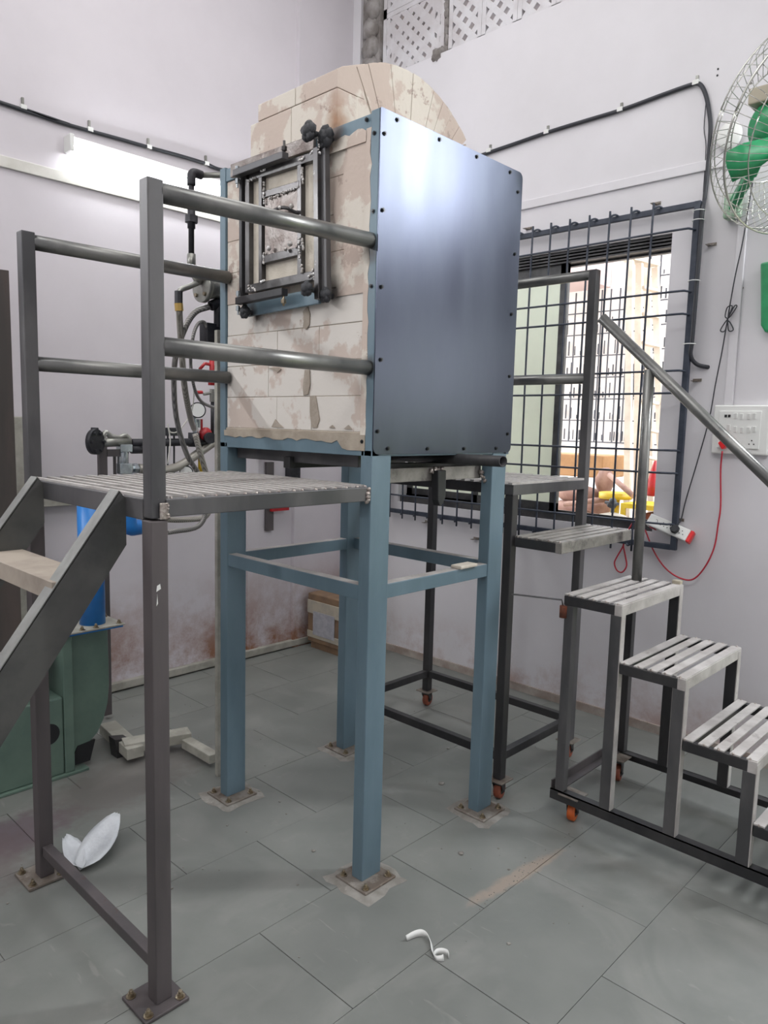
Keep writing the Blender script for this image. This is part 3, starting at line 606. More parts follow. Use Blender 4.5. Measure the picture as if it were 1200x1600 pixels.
# ================================================================== ROLLING PLATFORM (behind the furnace)
def caster(par, c, zt, big=False, m='orange_d', yaw=1.78):
    """plate, fork and wheel under a foot at height zt, wheel axis turned yaw from x"""
    r = .036; w = .014; x, y = c
    ax = Vector((math.cos(yaw), math.sin(yaw), 0)); sd = Vector((-math.sin(yaw), math.cos(yaw), 0)); C0 = Vector((x, y, 0)); Z = Vector((0, 0, 1))
    MB().box((x-.042, y-.042, zt-.006), (x+.042, y+.042, zt)).build('caster_plate', M['plate'], par, .002)
    wc = C0+sd*-.010
    f = MB(); f.cyl((x, y, zt-.02), (x, y, zt-.006), .016, 12)
    for s in (-1, 1):
        a = ax*(s*(w+.004)); f.prism([C0+a-sd*.024+Z*(zt-.018), C0+a+sd*.020+Z*(zt-.018), wc+a+sd*.008+Z*(r-.008), wc+a-sd*.010+Z*(r-.008)], ax*(.0025*s))
    f.beam(C0-ax*(w+.006)+Z*(zt-.020), C0+ax*(w+.006)+Z*(zt-.020), .044, .004); f.cyl(wc-ax*(w+.009)+Z*r, wc+ax*(w+.009)+Z*r, .005, 8)
    f.build('caster_fork', M['mill_d'], par)
    wh = MB(); rs = [.018, r-.004, r, r, r-.004, .018]; xs = [-w, -w, -w+.004, w-.004, w, w]
    n = 24; vs = [wc+ax*xx+sd*(rr_*math.cos(2*pi*k/n))+Z*(r+rr_*math.sin(2*pi*k/n)) for xx, rr_ in zip(xs, rs) for k in range(n)]
    wh.add(vs, [(i*n+k, i*n+(k+1)%n, (i+1)*n+(k+1)%n, (i+1)*n+k) for i in range(5) for k in range(n)], True)
    o = wh.build('caster_wheel', M[m], par); MB().cyl(wc-ax*(w-.001)+Z*r, wc+ax*(w-.001)+Z*r, .0175, 16).build('wheel_hub', M['black'], o)
QX0, QX1, QY0, QY1, QZ = .785, 1.375, .005, .90, 1.290; q4 = .038
Rp = root('rolling_platform', (1.08, .4, 0), 'dark steel rolling platform with a tube rail behind the furnace', 'platform')
for (x, y, zt) in ((QX0, QY0, QZ-.045), (QX1-q4, QY0, 2.185), (QX1-q4, QY1-q4, 2.185), (QX0, QY1-q4, QZ-.045)):
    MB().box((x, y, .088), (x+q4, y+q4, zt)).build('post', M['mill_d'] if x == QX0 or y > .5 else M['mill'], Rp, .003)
    caster(Rp, (x+q4/2, y+q4/2), .088)
zb = .20
for a, b_ in (((QX0+.004, QY0+q4, zb-.035), (QX0+.034, QY1-q4, zb)), ((QX1-.034, QY0+q4, zb-.035), (QX1-.004, QY1-q4, zb)), ((QX0+q4, QY1-.034, zb-.035), (QX1-q4, QY1-.004, zb)), ((QX0+q4, QY0+.004, zb-.035), (QX1-q4, QY0+.034, zb))):
    MB().box(a, b_).build('foot_bar', M['mill_d'], Rp, .002)
for a, b_ in (((QX0, QY0, QZ-.045), (QX1-q4, QY0+q4, QZ-.004)), ((QX0, QY1-q4, QZ-.045), (QX1-q4, QY1, QZ-.004)), ((QX0, QY0+q4, QZ-.045), (QX0+q4, QY1-q4, QZ-.004)), ((QX1-q4, QY0+q4, QZ-.045), (QX1, QY1-q4, QZ-.004))):
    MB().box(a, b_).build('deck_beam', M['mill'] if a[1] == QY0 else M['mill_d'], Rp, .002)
slm2 = MB().box((-.30, -.009, -.004), (.28, .009, .004)).mesh('deck_slat', M['slat'])
for k in range(20): inst('deck_slat', slm2, (1.08, QY0+.012+k*(.871/19), QZ), Rp)
for px_, py_ in ((918, 430), (910, 592)):
    p = at(px_, py_, 'x', QX1-.02); z = p.z; MB().cyl((QX1-.019, QY0+q4-.004, z), (QX1-.019, QY1-.02, z), .0215, 20).build('handrail', M['tube'], Rp)
# lower tread hung on the front
def tread(par, x0, x1, y0, y1, z, nm='tread', dark='mill_d', m='slat'):
    fr = MB(); h = .036; t = .034
    fr.box((x0, y0, z-h-.004), (x0+.026, y1, z-.004)); fr.box((x1-.026, y0, z-h-.004), (x1, y1, z-.004)); fr.box((x0+.026, y1-.026, z-h-.004), (x1-.026, y1, z-.004))
    o = fr.build(nm, M[dark], par, .002)
    MB().box((x0-.0012, y0-.004, z-h-.005), (x1+.0012, y0+.024, z-.0005)).build('nosing', M[m], o, .002)
    n = 5
    for k in range(n):
        yy = y0+.014+(y1-y0-.030)*k/(n-1)
        MB().box((x0+.003, yy-.0165, z-.003), (x1-.003, yy+.0165, z+.002+random.uniform(-.0005, .001))).build('slat', M[m], o)
    w = MB()
    for k in range(n): w.blob((x0+.006, y0+.012+(y1-y0-.024)*k/(n-1)+random.uniform(-.008, .008), z), .0055, k, .35, 6, 4); w.blob((x1-.006, y0+.012+(y1-y0-.024)*k/(n-1), z), .0055, k, .35, 6, 4)
    w.build('weld_bead', M['weldr'], o)
    return o
tread(Rp, .80, 1.37, -.205, .0, 1.085, dark='mill_d', m='slatd')

# ================================================================== ROLLING STAIRCASE
SX0, SX1 = .832, 1.375; TY = [-.215, -.45, -.69, -.93, -1.17, -1.40]; TZ = [.888, .68, .473, .268]
St = root('rolling_staircase', (1.1, -.8, 0), 'low rolling steel staircase with pale slatted treads and orange casters on the right', 'staircase')
for i in range(4):
    tread(St, SX0, SX1, TY[i+1]+.012, TY[i]+.004, TZ[i])
pw = .040
MB().box((SX0, TY[0]-.036, .12), (SX0+.034, TY[0]+.0, TZ[0]-.04)).build('leg', M['mill'], St, .002)
MB().box((SX1-.034, TY[0]-.036, .12), (SX1, TY[0], TZ[0]-.04)).build('leg', M['mill_d'], St, .002)
for i in range(4):
    y = TY[i+1]+.01
    for x in (SX0, SX1-.034):
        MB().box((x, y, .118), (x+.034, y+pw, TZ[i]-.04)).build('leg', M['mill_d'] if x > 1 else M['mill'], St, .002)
        MB().box((x+.002, y-.003, .118), (x+.032, y, TZ[i]-.012)).build('leg_lit_face', M['slat'], St)  # pale sheet puts the brighter lit front side into the leg colour
for x in (SX0, SX1-.034):
    b = MB(); b.box((x if x < 1 else x+.030, -1.75, .078), (x+.004 if x < 1 else x+.034, TY[0]+.02, .118)); b.box((x, -1.75, .114), (x+.036, TY[0]+.02, .118)); b.build('base_angle', M['mill_d'], St)
b = MB(); b.box((SX0+.004, TY[0]-.018, .112), (SX1-.004, TY[0]+.018, .117)); b.box((SX0+.004, TY[0]+.014, .112), (SX1-.004, TY[0]+.019, .150)); b.build('base_angle', M['post'], St)
b = MB(); b.box((SX0+.004, -1.75, .112), (SX1-.004, -1.715, .117)); b.build('base_angle', M['mill_d'], St)
caster(St, (SX0+.035, TY[0]-.06), .112, m='orange'); caster(St, (SX1-.07, TY[0]-.03), .112, m='orange_d')
caster(St, (SX0+.035, -1.68), .112, m='orange'); caster(St, (SX1-.07, -1.68), .112, m='orange_d')
hp = [at(941, 497, 'x', 1.30), at(1200, 748, 'x', 1.30)]
e = hp[0]+(hp[1]-hp[0])*1.75
hr = MB(); hr.cyl(hp[0], e, .0215, 20); hr.build('handrail', M['tube'], St)
pb, pt_ = at(995, 900, 'x', 1.30), at(1012, 578, 'x', 1.30)
MB().cyl((1.30, pb.y, TZ[0]), (1.30, pb.y+.004, pt_.z), .0205, 20).build('rail_post', M['tube'], St)
f_ = (e-hp[0])*.93+hp[0]; MB().cyl((1.30, f_.y, .10), f_, .0205, 20).build('rail_post', M['tube'], St)
# latch rod between the two units
b = MB(); a1, a2 = at(783, 941, 'y', 0.0), at(884, 966, 'y', -.2); b.tube([(.80, .0, a1.z+.02), (.81, -.01, a1.z+.02), (.835, -.20, .865), (.836, -.205, .845)], .0035, 8); b.build('latch_rod', M['mill'], Rp)
b = MB(); b.cyl((.829, -.212, .80), (.829, -.212, .845), .014, 14); b.build('latch_sleeve', M['rust'], St)
tag(MB().box((1.352, -.437, .845), (1.378, -.402, .905)).build('plastic_clip', M['beige'], None, .003), 'beige plastic clip hanging on the corner of the top pale tread', 'clip')

# ================================================================== WINDOW GRILLE
Gy0, Gy1, Gz0, Gz1, Gx = -.20, 1.72, .955, 2.535, 1.872
G = root('window_grille', (Gx, .76, Gz0), 'navy painted welded bar grille standing off the wall in front of the window', 'grille')
for a, b_ in (((Gx, Gy0, Gz0-.012), (Gx+.022, Gy0+.028, Gz1+.014)), ((Gx, Gy1-.028, Gz0-.012), (Gx+.022, Gy1, Gz1+.014))): MB().box(a, b_).build('frame_bar', M['grille'], G, .002)
for z in (Gz0, Gz1): MB().box((Gx, Gy0+.026, z-.013), (Gx+.022, Gy1-.026, z+.013)).build('frame_bar', M['grille'], G, .002)
for k in range(16):
    y = .006+k*.1095
    if y > 1.66: break
    pts = [(Gx+.01, y-.035, Gz1+.004), (Gx-.01, y-.02, Gz1+.016), (Gx-.028, y-.004, Gz1+.004), (Gx-.030, y, Gz1-.03), (Gx-.030, y+.004, 1.8), (Gx-.030, y, Gz0+.03), (Gx-.026, y+.004, Gz0), (Gx-.01, y+.03, Gz0-.016), (Gx+.01, y+.045, Gz0-.004)]
    MB().tube(curve(pts, 3), .0052, 8).build('vertical_rod', M['grille'], G)
for z in (2.42, 2.145, 2.042, 1.785, 1.682, 1.415, 1.308, 1.065):
    pts = [(Gx+.004, Gy0+.014, z), (Gx-.020, Gy0+.03, z+.004), (Gx-.040, Gy0+.10, z+.003), (Gx-.041, .5, z), (Gx-.041, Gy1-.10, z), (Gx-.02, Gy1-.03, z), (Gx+.004, Gy1-.014, z)]
    MB().tube(curve(pts, 3), .0052, 8).build('horizontal_rod', M['grille'], G)
for px_, py_ in ((1022, 318), (823, 357), (1108, 382), (1085, 594), (1058, 812), (665, 815), (741, 841)):
    p = at(px_, py_, 'x', XR-.01)
    b = MB(); b.box((Gx+.018, p.y-.012, p.z-.006), (XR, p.y+.006, p.z-.003)); b.box((XR-.004, p.y-.030, p.z-.007), (XR, p.y+.010, p.z+.007)); b.cyl((XR-.012, p.y-.02, p.z), (XR-.006, p.y-.02, p.z), .005, 8); b.build('wall_bracket', M['plate'], G)

# ================================================================== THINGS ON THE RIGHT WALL
def wallpts(lst, x): return [at(a, b_, 'x', x) for a, b_ in lst]
cp = wallpts([(765,238),(800,226),(855,207),(910,190),(970,172),(1030,150),(1075,134),(1092,131),(1102,146),(1108,175),(1110,205),(1106,260),(1101,310)], XR-.012)
cp = [Vector((XR-.012, p.y, p.z)) for p in cp]
cp = [Vector((XR-.012, 2.12, cp[0].z-.10)), Vector((XR-.012, 1.6, cp[0].z-.03))]+cp
cp += [Vector((XR-.06, -.213, 2.50)), Vector((XR-.062, -.213, 2.3)), Vector((XR-.062, -.21, 1.95)), Vector((XR-.055, -.205, 1.86)), Vector((XR-.03, -.225, 1.82)), Vector((XR-.004, -.262, 1.808)), Vector((XR+.004, -.266, 1.808))]
CW = tag(MB().tube(curve(cp, 5), .0095, 10).build('power_cable', M['cable']), 'thick black cable running above the window and down the grille frame', 'cable')
CW['_o'] = tuple(CW.location)
thin = wallpts([(1104,150),(1100,200),(1103,230),(1099,300)], XR-.006)
MB().tube(curve(thin, 4), .0018, 6).build('thin_wire', M['cable'], CW)
for px_, py_ in ((765,236),(855,207),(970,172),(1088,130)):
    p = at(px_, py_, 'x', XR-.01); b = MB(); b.box((XR-.024, p.y-.014, p.z-.008), (XR, p.y+.014, p.z+.011)); b.build('cable_clip', M['whitep'], CW)
    MB().box((XR-.008, p.y-.006, p.z+.01), (XR, p.y+.006, p.z+.035)).build('clip_tab', M['galv'], CW)
for px_, py_ in ((1097,328),(1095,343),(1089,438),(1082,537)):
    p = at(px_, py_, 'x', XR-.07); b = MB(); b.tube([(XR-.062+.022*math.cos(a)*1.2, -.198+.026*math.sin(a), p.z) for a in [2*pi*k/16 for k in range(17)]], .0022, 6); b.build('cable_tie', M['whitep'], CW)
# surface conduit strip on the right wall
struct(MB().box((XR-.012, -3.2, 2.690), (XR, YL-.03, 2.735)).build('trim_2', M['wall_r'], None, .003))
struct(MB().box((XR-.016, -.3935, 1.632), (XR, -.355, 2.69)).build('trim_3', M['wall_r'], None, .003))
# small fixings and holes
for px_, py_ in ((1122,108),(1121,118)):
    p = at(px_, py_, 'x', XR); b = MB(); b.cyl((XR-.002, p.y, p.z), (XR+.001, p.y, p.z), .0045, 8); b.build('plug_hole', M['black'], wall_r)
for px_, py_ in ((1150,452),(1160,450),(1173,130)):
    p = at(px_, py_, 'x', XR); MB().cyl((XR-.002, p.y, p.z), (XR+.001, p.y, p.z), .006, 8).build('plug_hole', M['plate'], wall_r)
# switchboard
SB = root('switchboard', (XR-.01, -.44, 1.41), 'white switch and socket board on the right wall below the fan', 'switchboard')
MB().box((XR-.028, -.56, 1.412), (XR, -.318, 1.632)).build('backbox', M['whitep'], SB, .006)
MB().box((XR-.034, -.525, 1.438), (XR-.028, -.345, 1.606)).build('faceplate', M['whitep'], SB, .002)
def sbp(px_, py_): p = at(px_, py_, 'x', XR-.036); return p.y, p.z
for i, (px_, py_) in enumerate(((1152,650),(1161,651),(1172,651),(1181,650),(1141,668),(1151,671),(1161,672),(1172,672),(1181,671))):
    y, z = sbp(px_, py_); MB().prism([(XR-.034, y, z-.013), (XR-.037, y, z-.013), (XR-.041, y, z+.013), (XR-.034, y, z+.013)], (0, .013, 0)).build('rocker_switch', M['whitep'], SB, .001)
y, z = sbp(1137, 650); b = MB(); b.box((XR-.036, y-.012, z-.006), (XR-.033, y-.001, z+.006)); b.box((XR-.036, y+.003, z-.006), (XR-.033, y+.014, z+.006)); b.build('indicator_window', M['black'], SB)
y, z = sbp(1174, 692); b = MB()
for dy, dz in ((0, .010), (-.010, -.006), (.010, -.006)): b.cyl((XR-.0355, y+dy, z+dz), (XR-.033, y+dy, z+dz), .003, 8)
b.build('socket_hole', M['black'], SB)
# red plug + red cord
p0 = at(1131, 692, 'x', XR-.05)
b = MB(); b.prism([(XR-.066, p0.y+.022, p0.z), (XR-.066, p0.y, p0.z+.02), (XR-.066, p0.y-.022, p0.z), (XR-.066, p0.y-.004, p0.z-.028), (XR-.066, p0.y+.004, p0.z-.028)], (.032, 0, 0))
rc = tag(b.build('red_plug', M['redv'], None, .003), 'red plug and its long red flex hanging from the switchboard', 'plug')
ll = [at(a, b_, 'x', XR-.03) for a, b_ in ((1131,705),(1126,735),(1126,790),(1122,820),(1116,855),(1102,885),(1083,905),(1062,903),(1040,888),(1022,862),(1008,828))]
ll[0].x = XR-.05
MB().tube(curve(ll, 6), .0038, 8).build('red_flex', M['red'], rc)
lp = [at(a, b_, 'x', XR-.03) for a, b_ in ((975,838),(974,852),(964,870),(960,880),(964,891),(972,894),(979,884),(977,868),(974,852),(976,840),(990,815),(1000,812))]
MB().tube(curve(lp, 5), .0038, 8).build('red_flex', M['red'], rc)
# extension strip
ex = [at(a, b_, 'x', XR-.055) for a, b_ in ((1006,816),(1018,803),(1088,831),(1075,848))]
c = sum(ex, Vector())/4; lx = ((ex[2]-ex[1])+(ex[3]-ex[0])).normalized(); 
EX = root('extension_board', tuple(c), 'white extension socket board with a red end tilted under the window corner', 'extension board')
ln = .225; hw = .030
sv = Vector((-.35, 0, 0)); up_ = lx.cross(Vector((1,0,0))).normalized()
if up_.z < 0: up_ = -up_
tilt = (up_*.9+Vector((.45, 0, 0))).normalized(); n_ = lx.cross(tilt).normalized()
if n_.x > 0: n_ = -n_
def exbox(l0, l1, w0, w1, t0_, t1_, name, m, par):
    vs = [c+lx*a+tilt*b_+n_*d_ for a in (l0, l1) for b_ in (w0, w1) for d_ in (t0_, t1_)]
    return MB().add(vs, [(0,1,3,2),(4,6,7,5),(0,4,5,1),(2,3,7,6),(0,2,6,4),(1,5,7,3)]).build(name, m, par, .004)
exbox(-ln/2, ln/2-.018, -hw, hw, -.036, 0, 'body', M['whitep'], EX); exbox(ln/2-.018, ln/2, -hw, hw, -.036, 0, 'end_cap', M['redv'], EX)
exbox(-ln/2+.012, ln/2-.03, -hw+.006, hw-.006, 0, .001, 'faceplate', M['whitep'], EX)
b = MB()
for s in (-.035, .0, .062):
    for a, w in ((0, .009), (-.009, -.006), (.009, -.006)): q0 = c+lx*(s+a)+tilt*w; b.cyl(q0+n_*.0005, q0+n_*.0025, .0025, 8)
b.build('socket_hole', M['black'], EX)
b = MB(); q0 = c-lx*.075; b.tube([q0+n_*.002+lx*(.012*math.cos(a))+tilt*(.012*math.sin(a)) for a in [pi*(-.5+k/8) for k in range(9)]], .001, 5); b.build('switch_mark', M['black'], EX)
exbox(-ln/2+.02, -ln/2+.055, -hw-.004, -hw, -.03, -.012, 'cord_gland', M['red'], EX)
# grey three-pin plug and hanging flex going up to the fan
b = MB(); q0 = c+lx*.030
b.prism([q0+lx*a+tilt*w+n_*.003 for a, w in ((-.020,-.006),(-.008,-.02),(.012,-.018),(.020,-.002),(.018,.014),(.004,.022),(-.012,.012))], n_*.026)
gp = tag(b.build('grey_plug', M['knob'], None, .003), 'dark grey plug in the extension board with thin flex hanging from the fan', 'plug')
fl_ = [q0+n_*.02+tilt*.02]+[at(a, b_, 'x', XR-.03) for a, b_ in ((1064,812),(1072,780),(1090,720),(1108,655),(1118,600),(1128,550),(1134,515),(1137,500),(1140,480),(1149,430),(1160,380),(1170,320),(1180,262))]
MB().tube(curve(fl_, 5), .0028, 8).build('flex', M['cable'], gp)
for s in (-1, 1):
    o = at(1137, 498, 'x', XR-.03); b = MB(); pts = [o, o+Vector((0, s*.012, .012)), o+Vector((0, s*.02-.015, .05)), o+Vector((0, s*.004-.02, .052)), o, o+Vector((0, -s*.012, -.018)), o+Vector((0, -s*.028, -.05)), o+Vector((0, -s*.008, -.052)), o]
    b.tube(curve(pts, 5), .0026, 6); b.build('flex', M['cable'], gp)
# green object at the right edge
p = at(1190, 415, 'x', XR-.04); q = at(1190, 512, 'x', XR-.04)
tag(MB().prism([(XR-.05, p.y+.004, p.z+.01), (XR-.05, p.y-.2, p.z+.03), (XR-.05, q.y-.2, q.z-.05), (XR-.05, q.y-.016, q.z-.02), (XR-.05, q.y+.003, q.z+.01)], (.05, 0, 0)).build('green_box', M['fang'], None, .008), 'green box on the right wall at the edge of the picture', 'box')
# ---- wall fan
FC = Vector((1.50, -.716, 2.612)); fn = Vector((-.34, -.84, -.42)).normalized(); fa = fn.cross(Vector((0,0,1))).normalized(); fb = fn.cross(fa).normalized(); FR = .36
FN = root('wall_fan', tuple(FC), 'large green wall fan in a chrome wire cage at the upper right', 'fan')
def fp(r, a, h=0): return FC+(fa*math.cos(a)+fb*math.sin(a))*r+fn*h
def ring(r, h, t, name='cage_ring', par=None):
    b = MB(); b.tube([fp(r, 2*pi*k/64, h) for k in range(65)], t, 6); return b.build(name, M['chrome'], par or FN)
cg = ring(FR, 0, .0045, 'cage')
for r, h, t in ((FR-.004, -.075, .003), (.30, .05, .0022), (.22, .072, .0022), (.10, .085, .003), (.30, -.12, .0022), (.20, -.15, .0025)): ring(r, h, t, 'cage_ring', cg)
b = MB()
for k in range(72):
    a = 2*pi*k/72; b.tube([fp(FR, a, 0), fp(.32, a+.03, .038), fp(.24, a+.09, .068), fp(.17, a+.15, .08), fp(.10, a+.2, .086)], .0013, 5)
b.build('front_wire', M['chrome'], cg)
b = MB()
for k in range(60):
    a = 2*pi*k/60; b.tube([fp(FR, a, 0), fp(FR-.002, a, -.07), fp(.31, a, -.115), fp(.20, a, -.15)], .0013, 5)
b.build('rear_wire', M['chrome'], cg)
b = MB(); b.cyl(fp(0,0,.083), fp(0,0,.093), .10, 24); b.build('cage_badge', M['fang'], cg)
b = MB(); b.cyl(fp(0,0,-.05), fp(0,0,.02), .06, 24); hub = b.build('hub', M['beige'], FN)
for k in range(3):
    a = 2*pi*k/3+.55; b = MB(); vs = []
    for i, r in enumerate((.05, .14, .24, .33)):
        w = (.22, .36, .40, .30)[i]
        for s in (-1, 0, 1): vs.append(fp(r, a+s*w*(.5 if i else .8), -.02+s*.03*(1-.3*i/3)))
    top_ = [v+fn*.003 for v in vs]; n = len(vs); fs = []
    for i in range(3):
        for s in range(2): q_ = i*3+s; fs.append((q_, q_+1, q_+4, q_+3)); fs.append((n+q_, n+q_+3, n+q_+4, n+q_+1))
    bd = [0,1,2,5,8,11,10,9,6,3]
    fs += [(bd[i], bd[(i+1)%10], n+bd[(i+1)%10], n+bd[i]) for i in range(10)]
    b.add(vs+top_, fs, True); b.build('blade', M['fang'], FN)
b = MB(); b.tube([fp(0,0,-.06), fp(0,0,-.09), fp(0,0,-.20), fp(0,0,-.24)], [.06, .085, .08, .04], 20); b.build('motor', M['fang'], FN)
mb_ = fp(0, 0, -.19)+Vector((-.02, .0, .09)); MB().box(mb_-Vector((.06, .05, .03)), mb_+Vector((.06, .05, .03))).build('switch_box', M['beige'], FN, .006)
a_ = fp(0,0,-.17); w_ = at(1145, 322, 'x', XR-.05); b = MB(); b.beam(a_, a_.lerp(w_, .5)+Vector((0,0,-.02)), .045, .05); b.beam(a_.lerp(w_, .5)+Vector((0,0,-.02)), w_, .038, .04); b.build('mount_arm', M['fang'], FN, .005)
MB().box((XR-.06, w_.y-.03, w_.z-.05), (XR, w_.y+.04, w_.z+.055)).build('wall_mount', M['fanp'], FN, .012)
p = at(1135, 212, 'x', XR-.03)
b = MB(); b.blob((XR-.02, p.y-.01, p.z), .055, 1, 0, 20, 12, (.4, 1, 1.1)); tag(b.build('bulkhead_lamp', M['whitep']), 'small clear dome lamp on the wall behind the fan cage', 'lamp')

# ================================================================== THINGS ON THE LEFT WALL
struct(MB().box((XB, YL-.014, 2.648), (1.48, YL, 2.700)).build('trim_4', M['pvc'], None, .003))
struct(MB().box((-.16, YL-.05, 1.055), (.62, YL, 1.10)).build('trim_5', M['pvc_d'], None, .003))
cp = [(XB, YL-.012, 3.0)]+[tuple(at(a, b_, 'y', YL-.012)) for a, b_ in ((0,160),(40,172),(90,190),(142,205),(190,218),(232,230),(280,243),(320,255),(350,266))]
cp += [(1.3, YL-.012, 3.0), (1.88, YL-.04, 3.0)]
LC = tag(MB().tube(curve(cp, 5), .0095, 10).build('power_cable', M['cable']), 'black cable clipped along the left wall above the tube light', 'cable')
for px_, py_ in ((36,168),(140,203),(232,230),(322,256)):
    p = at(px_, py_, 'y', YL-.01); b = MB(); b.box((p.x-.013, YL-.024, p.z-.009), (p.x+.013, YL, p.z+.010)); b.build('cable_clip', M['whitep'], LC)
    MB().box((p.x-.005, YL-.012, p.z+.01), (p.x+.005, YL, p.z+.045)).build('clip_tab', M['galv'], LC)
TLt = root('tube_light', (.64, YL-.03, 2.80), 'lit white fluorescent tube light on the left wall', 'lamp')
MB().box((.03, YL-.045, 2.835), (1.25, YL, 2.868)).build('batten', M['whitep'], TLt, .003)
for x in (.025, 1.235): MB().box((x, YL-.075, 2.79), (x+.02, YL, 2.868)).build('end_cap', M['whitep'], TLt, .003)
MB().cyl((.046, YL-.055, 2.805), (1.234, YL-.055, 2.805), .015, 16).build('tube', M['lampw'], TLt)

# ---- burner on the far side of the furnace
BY = 1.05
def B_(px_, py_, y=BY): return at(px_, py_, 'y', y)
BU = root('burner_assembly', tuple(B_(325, 450)), 'grey gas burner body with black air pipe beside the furnace left side', 'burner')
b = MB(); b.tube([B_(300,268), B_(299,285), B_(299,398)], [.013, .011, .011], 12); b.build('air_pipe', M['cast'], BU)
b = MB(); b.tube(curve([B_(299,290), B_(299,276), B_(303,270), B_(315,274)], 4), .017, 12); b.build('pipe_elbow', M['cast'], BU)
b = MB(); b.cyl(B_(299,327), B_(299,357), .015, 12); b.cyl(B_(299,337), B_(299,348), .025, 8); b.build('pipe_union', M['cast'], BU)
e1 = B_(314,274); b = MB(); b.cyl(e1, Vector((.20, .93, e1.z+.01)), .011, 12); b.build('air_pipe', M['galv'], BU)
b = MB(); b.cyl(B_(299,397), B_(299,420), .017, 12); b.build('pipe_socket', M['galv'], BU)
c = B_(318,449); ax = Vector((.93, .02, 0)).normalized()
b = MB(); b.tube([c-ax*.012, c+ax*.008], [.060, .060], 28); b.tube([c+ax*.008, c+ax*.05, c+ax*.16], [.05, .038, .036], 24); b.cyl(B_(300,418), B_(312,440), .02, 12); b.build('burner_body', M['galv'], BU)
b = MB(); u_ = ax.cross(Vector((0,0,1))).normalized(); v_ = ax.cross(u_)
for k in range(4): a = k*pi/2+.8; q0 = c+(u_*math.cos(a)+v_*math.sin(a))*.042-ax*.012; b.cyl(q0-ax*.008, q0, .008, 6)
b.build('flange_bolt', M['bolt'], BU)
b = MB(); b.tube(curve([B_(313,440), B_(295,448), B_(284,452), B_(279,458), B_(279,470)], 4), .011, 12); b.build('gas_inlet', M['galv'], BU)
b = MB(); b.cyl(B_(279,455), B_(279,474), .016, 8); b.build('pipe_elbow', M['mortar_g'] if 0 else M['cast'], BU)
b = MB(); b.cyl(B_(279,474), B_(280,486), .017, 8); b.build('brass_nut', mat('brass', (190, 160, 96), rough=.3, metal=.8, bump=0), BU)
b = MB(); b.tube([B_(329,478), B_(340,474), B_(352,470)], .021, 10); b.tube([B_(341,474), B_(341,512)], .018, 10); b.box(B_(322,508)+Vector((0,-.01,-.07)), B_(352,508)+Vector((0,.05,0))); b.build('gas_valve', M['cast'], BU, .003)
# hoses, each its own thing
def hose(pts, r, m, label, name='hose', n=10, cat='hose'):
    return tag(MB().tube(curve(pts, 6), r, n).build(name, M[m]), label, cat)
yw = 1.62
hose([B_(280,484), B_(282,520,1.1), B_(288,600,1.2), B_(297,650,1.35), B_(303,670,1.5)], .013, 'hose', 'pale braided hose running straight down from the burner inlet')
hose([B_(328,479), B_(305,488,1.08), B_(288,515,1.1), B_(274,560,1.2), B_(272,610,1.3), B_(277,660,1.4), B_(292,710,1.45), B_(312,745,1.5), B_(322,790,1.5), B_(310,822,1.5), B_(262,832,1.5)], .012, 'hosed', 'grey braided hose looping from the black valve down past the platform')
hose([B_(324,512), B_(318,503), B_(308,508), B_(301,530), B_(298,570,1.1), B_(305,610,1.2), B_(318,630,1.3), B_(345,640,1.45)], .007, 'hosed', 'thin ribbed conduit leaving the black valve box', cat='conduit')
hose([B_(304,590,1.4), B_(300,640,1.5), B_(280,672,1.5), B_(266,675,1.5), B_(262,662,1.5), B_(266,690,1.5), B_(262,725,1.5)], .0032, 'pvc', 'thin white wire curling in front of the regulator', 'wire', 6, 'wire')
# gas train at the wall
gy = 1.86
def Gp(px_, py_, y=gy): return at(px_, py_, 'y', y)
GT = root('gas_train', (Gp(230, 690).x, gy, 1.15), 'black gas pipe train with flange, valves and fittings in front of the left wall', 'gas pipework')
b = MB(); c = Gp(135,690); b.cyl(c+Vector((.018,-.030,0)), c+Vector((.03,-.05,0)), .060, 28); b.build('blind_flange', M['cast'], GT)
for k in range(6): a = k*pi/3; q0 = c+Vector((.0,0,0)); d_ = Vector((.51,-.86,0)); u_ = Vector((.86,.51,0)); q1 = c+(u_*math.cos(a)+Vector((0,0,1))*math.sin(a))*.045+Vector((.03,-.05,0)); MB().cyl(q1, q1+d_*.012, .008, 6).build('flange_bolt', M['cast'], GT)
b = MB(); b.box(Gp(141,676)-Vector((0,.02,0)), Gp(156,700)+Vector((0,.03,0))); b.cyl(Gp(148,668), Gp(148,678), .018, 12); b.build('flow_switch', M['cast'], GT, .003)
b = MB(); b.cyl(Gp(150,692), Gp(203,690), .022, 14); b.cyl(Gp(158,690), Gp(164,690), .024, 8); b.cyl(Gp(182,690), Gp(190,690), .022, 8); b.tube(curve([Gp(160,684), Gp(165,676), Gp(174,682), Gp(186,684), Gp(196,681), Gp(203,688)], 4), .014, 8); b.build('valve_body', M['galv'], GT)
b = MB(); b.box(Gp(184,694)-Vector((0,.03,0)), Gp(203,706)+Vector((0,.02,0))); b.cyl(Gp(192,704), Gp(192,728), .028, 12); b.box(Gp(183,724)-Vector((0,.03,0)), Gp(203,740)+Vector((0,.02,0))); b.build('zinc_elbow', M['zinc'], GT, .003)
b = MB(); b.cyl(Gp(200,732), Gp(216,732), .017, 8); b.cyl(Gp(208,732), Gp(214,732), .026, 8); b.build('hose_nut', M['zinc'], GT)
b = MB(); b.cyl(Gp(205,692), Gp(350,690), .020, 16); b.build('gas_pipe', M['cast'], GT)
b = MB(); b.cyl(Gp(205,702), Gp(224,702), .022, 10); b.build('gas_pipe', M['cast'], GT)
b = MB(); b.box(Gp(153,698)-Vector((0,.012,0)), Vector((Gp(166,700).x, gy+.012, .02))); b.build('stand_post', M['post'], GT, .002)
